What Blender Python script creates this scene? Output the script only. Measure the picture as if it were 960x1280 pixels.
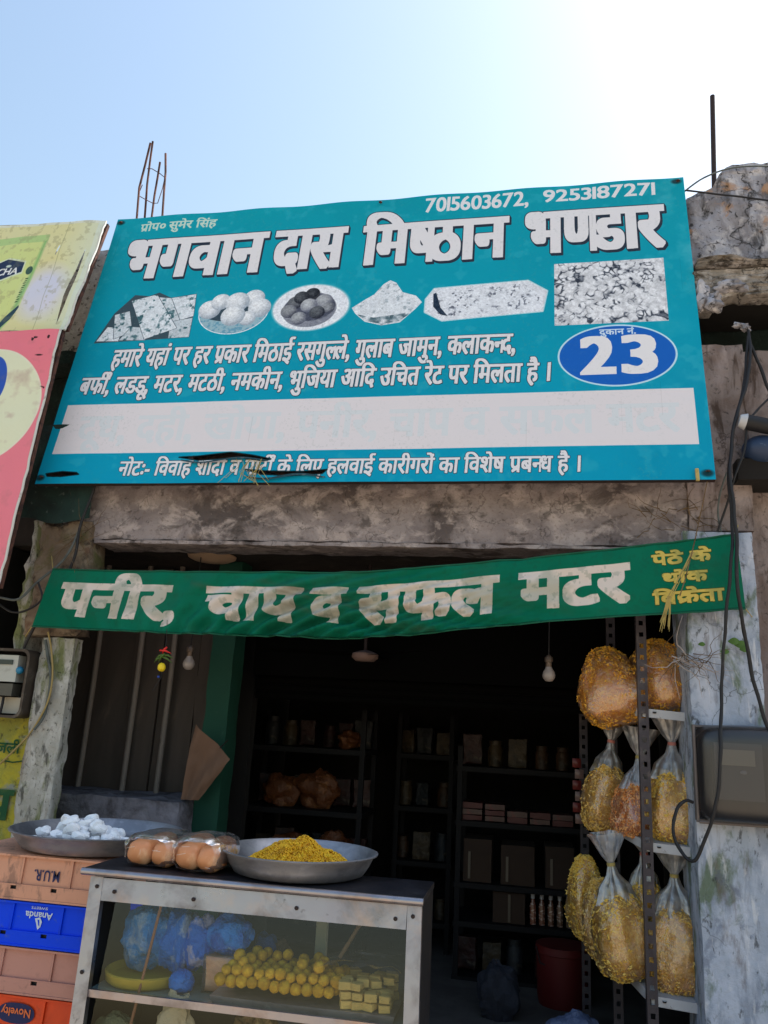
import bpy, bmesh, math, random
import numpy as np
from mathutils import Vector, Matrix
C0 = bpy.context.scene
for o in list(bpy.data.objects): bpy.data.objects.remove(o)
R = math.radians
# ---------------------------------------------------------------- camera
_f = 1000.
def _n(v): v = np.array(v, float); return v/np.linalg.norm(v)
_Z = _n([200, -3700, _f]); _X = np.array([5580., 31., -_f]); _X = _n(_X-_Z*_X.dot(_Z)); _Y = np.cross(_Z, _X)
_R = np.array([_X, _Y, _Z]); CAM = np.array([0., 0., 1.5])
def at(px, py, y):
    """the point of the place at depth y that the photograph shows at pixel (px, py)"""
    d = _R@np.array([px-480., py-640., _f]); return CAM+d*(y/d[1])
cd = bpy.data.cameras.new("camera"); cam = bpy.data.objects.new("camera", cd); C0.collection.objects.link(cam)
r_, d_, f_ = _R@np.array([1, 0, 0]), _R@np.array([0, 1, 0]), _R@np.array([0, 0, 1])
cam.matrix_world = Matrix(((r_[0], -d_[0], -f_[0], 0), (r_[1], -d_[1], -f_[1], 0), (r_[2], -d_[2], -f_[2], 1.5), (0, 0, 0, 1)))
cd.sensor_fit = 'VERTICAL'; cd.sensor_height = 36; cd.lens = 36*_f/1280; cd.clip_start = .02; cd.clip_end = 2000
C0.camera = cam
# ---------------------------------------------------------------- sky, sun, exposure
SUN_AZ, SUN_EL = R(52), R(54)
w = bpy.data.worlds.new("World"); C0.world = w; w.use_nodes = True
nt = w.node_tree; sky = nt.nodes.new('ShaderNodeTexSky'); sky.sky_type = 'NISHITA'; sky.sun_disc = False
sky.sun_elevation = SUN_EL; sky.sun_rotation = SUN_AZ; sky.air_density = 1.8; sky.dust_density = 2.0; sky.ozone_density = .4
bg = nt.nodes['Background']; nt.links.new(sky.outputs[0], bg.inputs[0]); bg.inputs[1].default_value = .10
sl = bpy.data.lights.new("sun", 'SUN'); sl.energy = 3.8; sl.angle = R(.5); sl.color = (1., .97, .92)
so = bpy.data.objects.new("sun", sl); C0.collection.objects.link(so)
sd = Vector((math.sin(SUN_AZ)*math.cos(SUN_EL), math.cos(SUN_AZ)*math.cos(SUN_EL), math.sin(SUN_EL)))
so.rotation_euler = sd.to_track_quat('Z', 'Y').to_euler(); so.location = sd*30
vs = C0.view_settings; vs.view_transform = 'Standard'; vs.look = 'None'; vs.gamma = 1; vs.exposure = 1.14
C0.cycles.max_bounces = 8; C0.cycles.transparent_max_bounces = 16
# ---------------------------------------------------------------- printed artwork (painted in numpy)
RNG = np.random.default_rng(11)
def vnoise(h, w, cell, seed=0):
    r = np.random.default_rng(seed)
    gy, gx = int(h/cell)+3, int(w/cell)+3
    g = r.random((gy, gx))
    y = np.arange(h)/cell; x = np.arange(w)/cell
    yi = y.astype(int); xi = x.astype(int); fy = y-yi; fx = x-xi
    fy = fy*fy*(3-2*fy); fx = fx*fx*(3-2*fx)
    a = g[yi][:, xi]*(1-fx)+g[yi][:, xi+1]*fx
    b = g[yi+1][:, xi]*(1-fx)+g[yi+1][:, xi+1]*fx
    return a*(1-fy)[:, None]+b*fy[:, None]
def fbm(h, w, cell, octs=4, seed=0):
    o = np.zeros((h, w)); am = 1.; t = 0.
    for k in range(octs):
        o += am*vnoise(h, w, max(cell/2**k, 1.5), seed+k*17); t += am; am *= .55
    return o/t
_gc = {}
def glyph(ch, deva=True):
    """triangles of one character of Blender's built-in font"""
    if ch in _gc: return _gc[ch]
    c = bpy.data.curves.new("glyph", 'FONT'); c.body = ch; c.resolution_u = 4
    o = bpy.data.objects.new("glyph", c); bpy.context.scene.collection.objects.link(o)
    bpy.context.view_layer.update()
    ev = o.evaluated_get(bpy.context.evaluated_depsgraph_get())
    m = ev.to_mesh(); m.calc_loop_triangles()
    V = np.array([(v.co.x, v.co.y) for v in m.vertices]) if len(m.vertices) else np.zeros((0, 2))
    T = np.array([V[list(t.vertices)] for t in m.loop_triangles]) if len(m.loop_triangles) else np.zeros((0, 3, 2))
    ev.to_mesh_clear(); bpy.data.objects.remove(o); bpy.data.curves.remove(c)
    _gc[ch] = (T, V[:, 0].max() if len(V) else .26, V[:, 0].min() if len(V) else 0)
    return _gc[ch]
STEM = set("नणषलपमसतथधचजबभवशखगघ")
VIR, REPH = "\u094d", "र"
def layout(text):
    """place the characters of a line: returns [(tris, dx, xclip)] and its width (in em)"""
    out = []; pen = 0.; i = 0; n = len(text)
    marks0 = set("ेैंुू"); 
    while i < n:
        ch = text[i]
        if ch == ' ': pen += .30; i += 1; continue
        if ord(ch) < 0x900:
            T, xm, x0 = glyph(ch); out.append((T, pen-x0+.03, None)); pen += xm-x0+.075; i += 1; continue
        # gather a cluster
        cl = []; reph = False; rakar = False
        if ch == REPH and i+1 < n and text[i+1] == VIR: reph = True; i += 2
        while i < n:
            c = text[i]
            if i+1 < n and text[i+1] == VIR and i+2 < n:
                if text[i+2] == REPH: cl.append((c, 'full')); rakar = True; i += 3; break
                cl.append((c, 'half')); i += 2; continue
            cl.append((c, 'full')); i += 1; break
        marks = []
        while i < n and text[i] in "ािीुूेैोौंःँ": marks.append(text[i]); i += 1
        if 'ि' in marks:
            T, xm, x0 = glyph('ि'); out.append((T, pen, None)); pen += .272
        for c, k in cl:
            T, xm, x0 = glyph(c)
            if k == 'half':
                lim = xm-(.165 if c != 'ण' else .17); out.append((T, pen, pen+lim)); pen += lim-.02
            else:
                out.append((T, pen, None)); last = (pen, xm, c); pen += xm
        if rakar:
            x = last[0]+(last[1]*.53 if last[2] == 'क' else last[1]-.13)
            out.append((np.array([[(x+.03, .26), (x+.03, .17), (x-.30, .0)], [(x+.03, .26), (x-.30, .0), (x-.33, .07)]]), 0, None))
        for c in marks:
            if c == 'ि': continue
            T, xm, x0 = glyph(c)
            dx = pen
            if c in 'ुू' and cl[-1][0] in 'डदठट': dx = pen+.02
            out.append((T, dx, None))
            if c in 'ाीो': pen += .273
            elif c == 'ौ': pen += .273
            elif c == 'ः': pen += .28
        if ch == '।': pass
        if reph:
            a = np.array([(-.06, .60), (.05, .70), (.05, .80), (-.05, .86), (-.14, .82)]); q = []
            for p0, p1 in zip(a[:-1], a[1:]):
                d = p1-p0; d /= np.linalg.norm(d); nn = np.array([-d[1], d[0]])*.035
                q += [[p0-nn, p1-nn, p1+nn], [p0-nn, p1+nn, p0+nn]]
            out.append((np.array(q)-[.06, 0], pen, None))
    return out, pen
def raster(tris, H, W):
    m = np.zeros((H, W), bool)
    for t, lim in tris:
        x0, y0 = t.min(0); x1, y1 = t.max(0)
        a, b = max(int(x0-1), 0), min(int(x1+2), W if lim is None else min(W, int(lim)))
        c, d = max(int(y0-1), 0), min(int(y1+2), H)
        if a >= b or c >= d: continue
        X = np.arange(a, b)[None]+.5; Y = np.arange(c, d)[:, None]+.5
        (ax, ay), (bx, by), (cx, cy) = t
        s = (bx-ax)*(cy-ay)-(by-ay)*(cx-ax)
        if abs(s) < 1e-9: continue
        sg = 1 if s > 0 else -1; e = -.35
        k = (sg*((bx-ax)*(Y-ay)-(by-ay)*(X-ax)) >= e*np.hypot(bx-ax, by-ay)) & (sg*((cx-bx)*(Y-by)-(cy-by)*(X-bx)) >= e*np.hypot(cx-bx, cy-by)) & (sg*((ax-cx)*(Y-cy)-(ay-cy)*(X-cx)) >= e*np.hypot(ax-cx, ay-cy))
        m[c:d, a:b] |= k
    return m
def dilate(m, rx, ry):
    o = m.copy()
    for k in range(1, rx+1):
        o[:, k:] |= m[:, :-k]; o[:, :-k] |= m[:, k:]
    p = o.copy()
    for k in range(1, ry+1):
        p[k:] |= o[:-k]; p[:-k] |= o[k:]
    return p
def disc(m, r):
    o = m.copy()
    for dy in range(-r, r+1):
        w = int((r*r-dy*dy)**.5); s = m
        row = dilate(s, w, 0)
        if dy > 0: o[dy:] |= row[:-dy]
        elif dy < 0: o[:dy] |= row[-dy:]
        else: o |= row
    return o
def text_mask(H, W, text, x0, x1, top, base, bx=0, by=0, shear=0., cap=.622, slope=0.):
    """2x supersampled boolean mask; the headline of the letters sits at top, their feet at base, between x0 and x1"""
    L, w = layout(text); s = 2
    em = (base-top)*s/cap; xs = (x1-x0)*s/w
    tris = []
    for T, dx, lim in L:
        P = np.empty_like(T)
        P[..., 0] = x0*s+(T[..., 0]+dx)*xs+T[..., 1]*em*shear
        P[..., 1] = base*s-np.where(T[..., 1] > .64, .64+(T[..., 1]-.64)*.8, T[..., 1])*em+slope*(P[..., 0]-x0*s)
        l = None if lim is None else x0*s+lim*xs+(.3*em*shear)
        tris += [(t, l) for t in P]
    m = raster(tris, H*s, W*s)
    return dilate(m, bx, by)
def down(m):
    m = m.astype(np.float32)
    return (m[::2, ::2]+m[1::2, ::2]+m[::2, 1::2]+m[1::2, 1::2])/4
def blend(img, a, col):
    a = a[..., None]; img[:] = img*(1-a)+np.array(col, float)*a
def blend_at(img, y0, x0, a, col):
    h, w = a.shape; blend(img[y0:y0+h, x0:x0+w], a, col)
def poly_mask(H, W, pts):
    """even-odd fill of a closed outline"""
    pts = np.array(pts, float); Y, X = np.mgrid[0:H*2, 0:W*2]; Y = Y/2+.25; X = X/2+.25
    m = np.zeros(X.shape, bool)
    for (xa, ya), (xb, yb) in zip(pts, np.roll(pts, -1, 0)):
        if ya == yb: continue
        m ^= ((ya > Y) != (yb > Y)) & (X < (xb-xa)*(Y-ya)/(yb-ya)+xa)
    return down(m)
def make_image(name, img, alpha=None):
    h, w = img.shape[:2]
    px = np.ones((h, w, 4), np.float32); px[..., :3] = np.clip(img/255., 0, 1)
    if alpha is not None: px[..., 3] = alpha
    im = bpy.data.images.new(name, w, h, alpha=alpha is not None)
    im.pixels.foreach_set(px[::-1].ravel()); im.update(); im.pack()
    return im

def text_on(img, text, x0, x1, top, base, col, bx, by, shear=0., outline=None, orad=0, shadow=(0, 0), slope=0., alpha=1.):
    """paint a line of lettering; the outline is drawn round it and pushed by shadow"""
    pad = int((base-top)*.9)+orad+4
    ya, yb = max(top-pad, 0), min(base+pad, img.shape[0]); xa, xb = max(x0-60, 0), min(x1+60, img.shape[1])
    m = text_mask(yb-ya, xb-xa, text, x0-xa, x1-xa, top-ya, base-ya, bx, by, shear, slope=slope)
    if outline is not None:
        o = disc(m, orad)
        sx, sy = shadow
        for k in range(1, max(abs(sx), abs(sy))+1, 2):
            dx = round(sx*k/max(abs(sx), abs(sy), 1)); dy = round(sy*k/max(abs(sx), abs(sy), 1))
            o |= np.roll(np.roll(m, dx, 1), dy, 0) if k < 3 else np.roll(np.roll(disc(m, max(orad-2, 1)), dx, 1), dy, 0)
        blend(img[ya:yb, xa:xb], down(o), outline)
    blend(img[ya:yb, xa:xb], down(m)*alpha, col)

def ellipse(H, W, cx, cy, rx, ry, soft=1.):
    Y, X = np.mgrid[0:H, 0:W]
    d = np.sqrt(((X-cx)/rx)**2+((Y-cy)/ry)**2)
    return np.clip((1-d)*min(rx, ry)/soft+.5, 0, 1), d
def ball(img, cx, cy, r, base, dark, ry=None):
    ry = ry or r; a = int(r*1.2)
    x0, y0 = int(cx-a), int(cy-a)
    m, d = ellipse(2*a, 2*a, cx-x0, cy-y0, r, ry, 3)
    m2, d2 = ellipse(2*a, 2*a, cx-x0-r*.25, cy-y0-ry*.3, r*1.25, ry*1.25)
    t = np.clip(d2, 0, 1)**2.2
    col = np.array(base)*(1-t[..., None])+np.array(dark)*t[..., None]
    s = img[y0:y0+2*a, x0:x0+2*a]
    s[:] = s*(1-m[..., None])+col*m[..., None]

def paint_sign():
    W, H = 2880, 1612
    img = np.empty((H, W, 3)); img[:] = (4, 152, 172)
    # slightly greener top, bluer foot: the ink of the print, plus sun fading at the far edge
    t = np.linspace(0, 1, H)[:, None, None]
    img[:] = img*(1-t)+np.array((2, 149, 186))*t
    n = fbm(H, W, 380, 4, 5)[..., None]
    img[..., 1:] += (n-.5)*14
    white = (222, 222, 229); ink = (40, 50, 66)
    # faded, chalky band along the right edge and streaks
    fx = np.clip((np.arange(W)-2600)/280., 0, 1)[None, :]
    f = fx*np.clip((fbm(H, W, 90, 4, 9)-.42)*3.5, 0, 1)*.55*np.clip(1.15-np.arange(H)/1300., .0, 1)[:, None]
    blend(img, f, (120, 190, 205))
    blend(img, np.clip(vnoise(H, W, 700, 8)*0+(fbm(H, W, 60, 3, 77)-.62)*2, 0, .25)*np.ones((H, W)), (90, 180, 200))
    text_on(img, "प्रोप० सुमेर सिंह", 150, 575, 50, 100, (190, 215, 205), 4, 3)
    text_on(img, "7015603672,", 1667, 2170, 30, 112, white, 5, 4, .02)
    text_on(img, "9253187271", 2235, 2752, 30, 100, white, 5, 4, .02)
    text_on(img, "भगवान", 118, 868, 172, 424, white, 32, 15, .0, ink, 9, (13, 27))
    text_on(img, "दास", 932, 1276, 172, 424, white, 32, 15, .0, ink, 9, (13, 27))
    text_on(img, "मिष्ठान", 1382, 2066, 180, 424, white, 28, 15, .0, ink, 9, (13, 27))
    text_on(img, "भण्डार", 2156, 2768, 172, 418, white, 28, 15, .0, ink, 9, (13, 27))
    # --- six printed pictures of sweets (bleached to grey)
    lt, dk = (214, 218, 226), (70, 84, 96)
    # slabs of burfi
    sub = img[520:850, 60:620]
    h, w = sub.shape[:2]
    bg = poly_mask(h, w, [(85, 130), (170, 18), (250, 30), (300, 10), (375, 50), (500, 30), (518, 300), (20, 312)])
    blend(sub, bg, (60, 80, 92))
    spots = fbm(h, w, 20, 3, 3); sp2 = fbm(h, w, 46, 3, 4)
    for k, q in enumerate([[(30, 300), (70, 215), (150, 225), (150, 305)], [(90, 140), (165, 120), (210, 250), (120, 290)], [(150, 300), (200, 220), (300, 232), (290, 306)],
              [(372, 50), (500, 32), (512, 170), (420, 200)], [(300, 40), (372, 50), (455, 210), (380, 250), (310, 150)], [(400, 200), (510, 180), (515, 298), (410, 300)], [(160, 55), (290, 22), (440, 240), (285, 300)]]):
        m = poly_mask(h, w, q)
        e = np.clip(disc(m > .5, 3).astype(float)-(m > .5), 0, 1); blend(sub, e*.8, (50, 66, 80))
        blend(sub, m, (205-9*(k % 3), 212-8*(k % 3), 220-8*(k % 3)))
        blend(sub, m*np.clip((spots-.54)*7, 0, 1)*np.clip((sp2-.38)*5, 0, 1)*.85, (66, 100, 108))
    # bowl of white balls
    def bowl(cx, cy, rx, ry, rim, col, back=None):
        x0, y0 = int(cx-rx-20), int(cy-ry-40); w_, h_ = int(2*rx+40), int(2*ry+110)
        s = img[y0:y0+h_, x0:x0+w_]
        X = np.linspace(-1, 1, 60)
        outl = [(cx-x0+rx*v, cy-y0+ry*(1-v*v)**.5) for v in X]+[(cx-x0+rx*v, cy-y0-ry*.35*(1-v*v)**.5) for v in X[::-1]]
        m = poly_mask(h_, w_, outl); blend(s, disc(m > .5, 5).astype(float), rim); blend(s, m, col)
        if back: blend(s, m*np.clip((fbm(h_, w_, 14, 3, int(cx))-.45)*3, 0, .5), back)
    bowl(776, 668, 176, 140, (214, 222, 230), (150, 185, 200), (60, 130, 170))
    e, d = ellipse(300, 400, 200, 120, 165, 66); blend_at(img, 548, 576, e, (52, 72, 86))
    for bx_, by_, br in [(650, 655, 58), (700, 610, 50), (868, 600, 55), (785, 618, 62), (905, 660, 58), (852, 720, 44), (776, 700, 62)]:
        ball(img, bx_, by_, br, (218, 222, 228), (160, 170, 182))
    # plate of dark balls
    x0, y0 = 950, 520
    e, d = ellipse(330, 420, 210, 152, 190, 140, 12); blend_at(img, y0, x0, e, (214, 219, 228))
    e, d = ellipse(330, 420, 205, 165, 132, 105, 4); blend_at(img, y0, x0, e, (136, 140, 152))
    e, d = ellipse(330, 420, 205, 150, 125, 84, 4); blend_at(img, y0, x0, e, (96, 100, 114))
    for bx_, by_, br, g in [(1080, 640, 38, 120), (1055, 690, 40, 150), (1160, 590, 36, 84), (1108, 610, 38, 96), (1222, 640, 44, 170), (1245, 680, 34, 150), (1150, 660, 42, 178), (1195, 705, 38, 110), (1110, 735, 38, 165)]:
        ball(img, bx_, by_, br, (g, g+4, g+10), (g*.62, g*.64, g*.72))
    # heaped bowl of curd
    pts = [(0, 165), (60, 118), (100, 90), (140, 30), (170, 8), (200, 25), (235, 85), (300, 110), (330, 150), (300, 190), (235, 262), (150, 275), (70, 250), (20, 200)]
    m = poly_mask(300, 340, pts); blend_at(img, 525, 1362, m, (206, 212, 220))
    q = poly_mask(300, 340, [(30, 205), (110, 228), (290, 205), (228, 255), (150, 268), (75, 245)])
    blend_at(img, 525, 1362, q*np.clip((fbm(300, 340, 26, 3, 31)-.3)*2.4, 0, .9), (92, 112, 122))
    blend_at(img, 525, 1362, m*np.clip((fbm(300, 340, 18, 3, 32)-.62)*5, 0, .5), (130, 145, 155))
    # tray of square sweets
    pts = [(45, 25), (470, 5), (555, 70), (535, 185), (90, 215), (8, 160), (8, 85)]
    m = poly_mask(230, 570, pts); blend_at(img, 575, 1700, disc(m > .5, 5).astype(float), (176, 216, 226)); blend_at(img, 575, 1700, m, (208, 213, 222))
    st = fbm(230, 570, 12, 3, 41); st2 = vnoise(230, 570, 26, 44)
    inner = poly_mask(230, 570, [(60, 40), (450, 22), (525, 80), (510, 165), (95, 195), (30, 140)])
    blend_at(img, 575, 1700, inner*np.clip((st-.56)*8, 0, 1)*np.clip((st2-.35)*3, 0, 1)*.8, (92, 98, 112))
    blend_at(img, 575, 1700, poly_mask(230, 570, [(42, 55), (55, 50), (80, 140), (115, 190), (80, 178), (45, 130)]), (66, 78, 94))
    # framed picture of flakes: cells with dark gaps
    h, w = 352, 474; sub = img[492:492+h, 2286:2286+w]
    r = np.random.default_rng(6); P = r.random((190, 2))*[h, w]; A = r.random(190)*3.14
    Y, X = np.mgrid[0:h, 0:w]; d1 = np.full((h, w), 1e9); d2 = d1.copy(); wrp = fbm(h, w, 24, 2, 8)*16
    for (py, pxx), an in zip(P, A):
        dx, dy = X-pxx+wrp, Y-py+wrp; u = dx*math.cos(an)+dy*math.sin(an); v = -dx*math.sin(an)+dy*math.cos(an)
        dd = np.sqrt(u*u*.45+v*v*1.5); d2 = np.where(dd < d1, d1, np.minimum(d2, dd)); d1 = np.minimum(d1, dd)
    gap = np.clip(1-(d2-d1)/(3+9*fbm(h, w, 50, 2, 19)), 0, 1)*np.clip((fbm(h, w, 30, 4, 12)-.47)*6, 0, 1)
    sub[:] = (214, 217, 224); sub -= (np.clip(d1/18, 0, 1)**2*22)[..., None]; blend(sub, np.clip(gap*1.15, 0, 1), (74, 80, 92))
    # coarse grain of the printed pictures
    sub = img[490:850]; gr = (fbm(360, W, 5, 2, 91)-.5)*34+(fbm(360, W, 14, 2, 92)-.5)*26
    pic = (np.abs(sub[..., 0]-sub[..., 2]) < 46) & (sub[..., 0] > 60); sub += (gr*pic)[..., None]; sub += ((sub-168)*.28)*pic[..., None]
    # blue oval with the shop number
    e, d = ellipse(340, 510, 255, 170, 243, 160, 2); blend_at(img, 842, 2285, e, (190, 222, 240))
    e, d = ellipse(340, 510, 255, 170, 235, 152, 2); blend_at(img, 842, 2285, e, (24, 96, 190))
    text_on(img, "दुकान नं.", 2474, 2624, 877, 905, (200, 220, 240), 2, 2)
    for ch, xa, xb in (("2", 2394, 2536), ("3", 2560, 2706)):
        text_on(img, ch, xa, xb, 932, 1104, (226, 226, 232), 26, 12)
    # body copy
    kw = dict(outline=(36, 62, 78), orad=6, shadow=(3, 5))
    text_on(img, "हमारे यहां पर हर प्रकार मिठाई रसगुल्ले, गुलाब जामुन, कलाकन्द,", 205, 2118, 880, 978, white, 7, 4, .05, **kw)
    text_on(img, "बर्फी, लडडू, मटर, मटठी, नमकीन, भुजिया आदि उचित रेट पर मिलता है ।", 80, 2262, 1040, 1132, white, 7, 4, .05, **kw)
    # white panel with bleached lettering
    m = poly_mask(H//2, W, [(45, 1193-806), (2832, 1190-806), (2832, 1456-806), (40, 1458-806)])
    blend(img[806:806+H//2], m, (220, 216, 222))
    text_on(img, "दूध, दही, खोया, पनीर, चाप व सफल मटर", 140, 2765, 1262, 1392, (204, 216, 224), 12, 6, alpha=.6)
    text_on(img, "नोटः- विवाह शादी व पार्टी के लिए हलवाई कारीगरों का विशेष प्रबन्ध है ।", 392, 2378, 1502, 1572, white, 5, 3, .05, outline=(36, 62, 78), orad=5, shadow=(3, 4))
    # dust, streaks and scratches of their own
    g = fbm(H, W, 9, 2, 55); g2 = fbm(H, W, 240, 3, 56)
    blend(img, np.clip((g-.66)*2, 0, .16)*np.clip((g2-.35)*3, 0, 1), (150, 160, 160))
    for k in range(26):
        x = int(RNG.integers(0, W-6)); y = int(RNG.integers(0, H-200)); l = int(RNG.integers(30, 190))
        img[y:y+l, x:x+int(RNG.integers(1, 4))] *= .93
    # rust round the four nail holes and the two torn slits (cut out of the sheet)
    for cx, cy in ((22, 26), (2846, 24), (16, 1580), (2852, 1584)):
        e, d = ellipse(90, 90, 45, 45, 22, 15, 10); ya, xa = max(cy-45, 0), max(cx-45, 0); yb, xb = min(cy+45, H), min(cx+45, W)
        blend(img[ya:yb, xa:xb], e[ya-cy+45:yb-cy+45, xa-cx+45:xb-cx+45]*.75, (26, 34, 38))
    al = np.ones((H, W))
    for pts in ([(662, 1482), (760, 1478), (905, 1462), (1010, 1478), (1095, 1498), (1060, 1506), (960, 1490), (860, 1494), (760, 1500)],
                [(985, 1548), (1080, 1556), (1240, 1560), (1348, 1552), (1330, 1572), (1180, 1580), (1060, 1572)],
                [(40, 1560), (120, 1550), (190, 1556), (205, 1566), (120, 1576), (50, 1574)]):
        xa = int(min(p[0] for p in pts))-30; ya = int(min(p[1] for p in pts))-20
        m = poly_mask(110 if ya+110 < H else H-ya, 500, [(x-xa, y-ya) for x, y in pts])
        jag = (vnoise(*m.shape, 9, 3)-.5)*.0
        al[ya:ya+m.shape[0], xa:xa+500] *= (1-(m+jag > .5))
        rim = np.clip(disc(m > .5, 4).astype(float)-(m > .5), 0, 1); s = img[ya:ya+m.shape[0], xa:xa+500]; blend(s, rim*.8, (16, 50, 58))
    return img, al

def paint_banner():
    W, H = 2400, 214
    img = np.empty((H, W, 3)); img[:] = (2, 100, 78)
    img += (fbm(H, W, 160, 3, 61)[..., None]-.5)*16
    ink = (205, 196, 190)
    text_on(img, "पनीर,", 75, 530, 54, 166, ink, 21, 12)
    text_on(img, "चाप", 634, 965, 56, 160, ink, 21, 12)
    text_on(img, "व", 1018, 1126, 56, 160, ink, 21, 12)
    text_on(img, "सफल", 1182, 1636, 54, 166, ink, 21, 12)
    text_on(img, "मटर", 1718, 2054, 54, 166, ink, 21, 12)
    yl = (196, 176, 92); sh = (60, 66, 20)
    for s, a, b, t, u in (("पेठे के", 2134, 2316, 36, 66), ("थोक", 2160, 2298, 96, 124), ("विक्रेता", 2130, 2342, 152, 184)):
        text_on(img, s, a, b, t, u, yl, 5, 4, 0, sh, 3, (3, 4))
    g = fbm(H, W, 120, 4, 66); blend(img, np.clip((g-.5)*2.0, 0, .22), (60, 92, 74)); g = fbm(H, W, 16, 3, 67); blend(img, np.clip((g-.6)*2, 0, .16), (36, 70, 56))
    # brown stains blown across the cloth, running down to the right
    Y, X = np.mgrid[0:H, 0:W]; st = vnoise(H, W, 1, 1)*0
    for x0, y0, ln, wd in ((560, 40, 900, 16), (760, 18, 700, 14), (880, 60, 420, 10)):
        d = np.abs(Y-(y0+(X-x0)*.19)); st = np.maximum(st, np.clip(1-d/wd, 0, 1)*((X > x0) & (X < x0+ln))*np.clip((fbm(H, W, 70, 3, x0)-.38)*4, 0, 1))
    blend(img, st*.32, (96, 84, 70))
    img[:5] *= .8; img[-5:] *= .75
    return img

def paint_milk_cha():
    """the torn yellow-green flex of the next shop"""
    W, H = 1600, 900; o = 700
    img = np.empty((H, W, 3)); img[:] = (212, 206, 150)
    t = fbm(H, W, 420, 3, 71)[..., None]
    img[:] = img*(1-t*.35)+np.array((216, 222, 196))*t*.35
    Y, X = np.mgrid[0:H, 0:W]; X = X-o
    q = lambda pts: poly_mask(H, W, [(x+o, y) for x, y in pts])
    blend(img, np.clip((X-600)/220., 0, 1)*.7, (204, 214, 194))
    blend(img, np.clip(1.9-1.9*np.hypot((X-610)/230., (Y-600)/270.), 0, 1)*.95, (204, 206, 226))
    blend(img, np.clip(1-np.abs(Y-870)/60., 0, 1)*.5, (210, 204, 150))
    # a printed pack: pale green band, shaded edge, foot that curls in
    blend(img, q([(-700, 150), (478, 110), (482, 170), (-700, 215)])*.8, (160, 196, 128))
    blend(img, q([(-700, 215), (470, 170), (474, 700), (440, 830), (380, 900), (-700, 900)])*.55, (192, 214, 126))
    edge = np.clip(1-np.abs(X-(462-.04*np.clip(Y-300, 0, 400)-((np.clip(Y-640, 0, 300))/70.)**2*5))/26., 0, 1)*((Y > 165) & (Y < 900)); blend(img, edge*.75, (112, 168, 104))
    hx = [(60, 372), (205, 318), (360, 350), (366, 430), (215, 486), (60, 452)]
    blend(img, q([(x+(10 if x > 200 else -10), y+(12 if y > 400 else -12)) for x, y in hx])*.8, (206, 218, 200)); blend(img, q(hx), (38, 54, 84))
    text_on(img, "CHA", 150+o, 335+o, 398, 446, (222, 226, 228), 4, 3, .12)
    e, d = ellipse(60, 90, 45, 30, 24, 11, 6); blend_at(img, 346, 190+o, e, (190, 206, 196))
    text_on(img, "JOL", 130+o, 262+o, 560, 600, (60, 84, 56), 3, 2)
    text_on(img, "R", 130+o, 210+o, 690, 760, (232, 236, 218), 7, 5)
    e, d = ellipse(90, 90, 45, 45, 26, 34, 4); blend_at(img, 372, 380+o, e*.9, (46, 76, 74))
    for k in range(11): blend(img, q([(424+(k % 2)*6, 480+k*19), (446, 476+k*19), (444-(k % 3)*5, 488+k*19), (420, 492+k*19)]), (70, 100, 66))
    blend(img, q([(350, 868), (392, 790), (462, 700), (470, 716), (440, 810), (392, 872)]), (44, 70, 84))
    blend(img, ((Y < 22)*1.)*.8, (212, 216, 206)); blend(img, np.clip(1-np.abs(X-(605+.05*Y))/4., 0, 1)*.55, (120, 124, 96))
    blend(img, np.clip((fbm(H, W, 40, 4, 75)-.58)*3, 0, .3), (140, 136, 104))
    return img
def paint_pink():
    W, H = 664, 1148
    img = np.empty((H, W, 3)); img[:] = (222, 118, 134)
    t = fbm(H, W, 500, 3, 81)[..., None]
    img[:] = img*(1-t*.4)+np.array((226, 158, 168))*t*.4
    e, d = ellipse(H, W, 381, 372, 275, 282, 3)
    blend(img, e, (214, 218, 190))
    e, d = ellipse(H, W, 381, 372, 275, 282, 5); blend(img, np.clip(1-np.abs(d-.985)/.014, 0, 1)*.6, (226, 214, 208))
    # part of a blue brush letter
    e1, _ = ellipse(H, W, 392, 262, 92, 138, 3); e2, _ = ellipse(H, W, 384, 250, 50, 104, 3)
    blend(img, np.clip(e1-e2, 0, 1), (44, 84, 178))
    blend(img, np.clip(fbm(H, W, 60, 4, 88)-.6, 0, .3)*1.2, (150, 110, 110))
    return img
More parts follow.
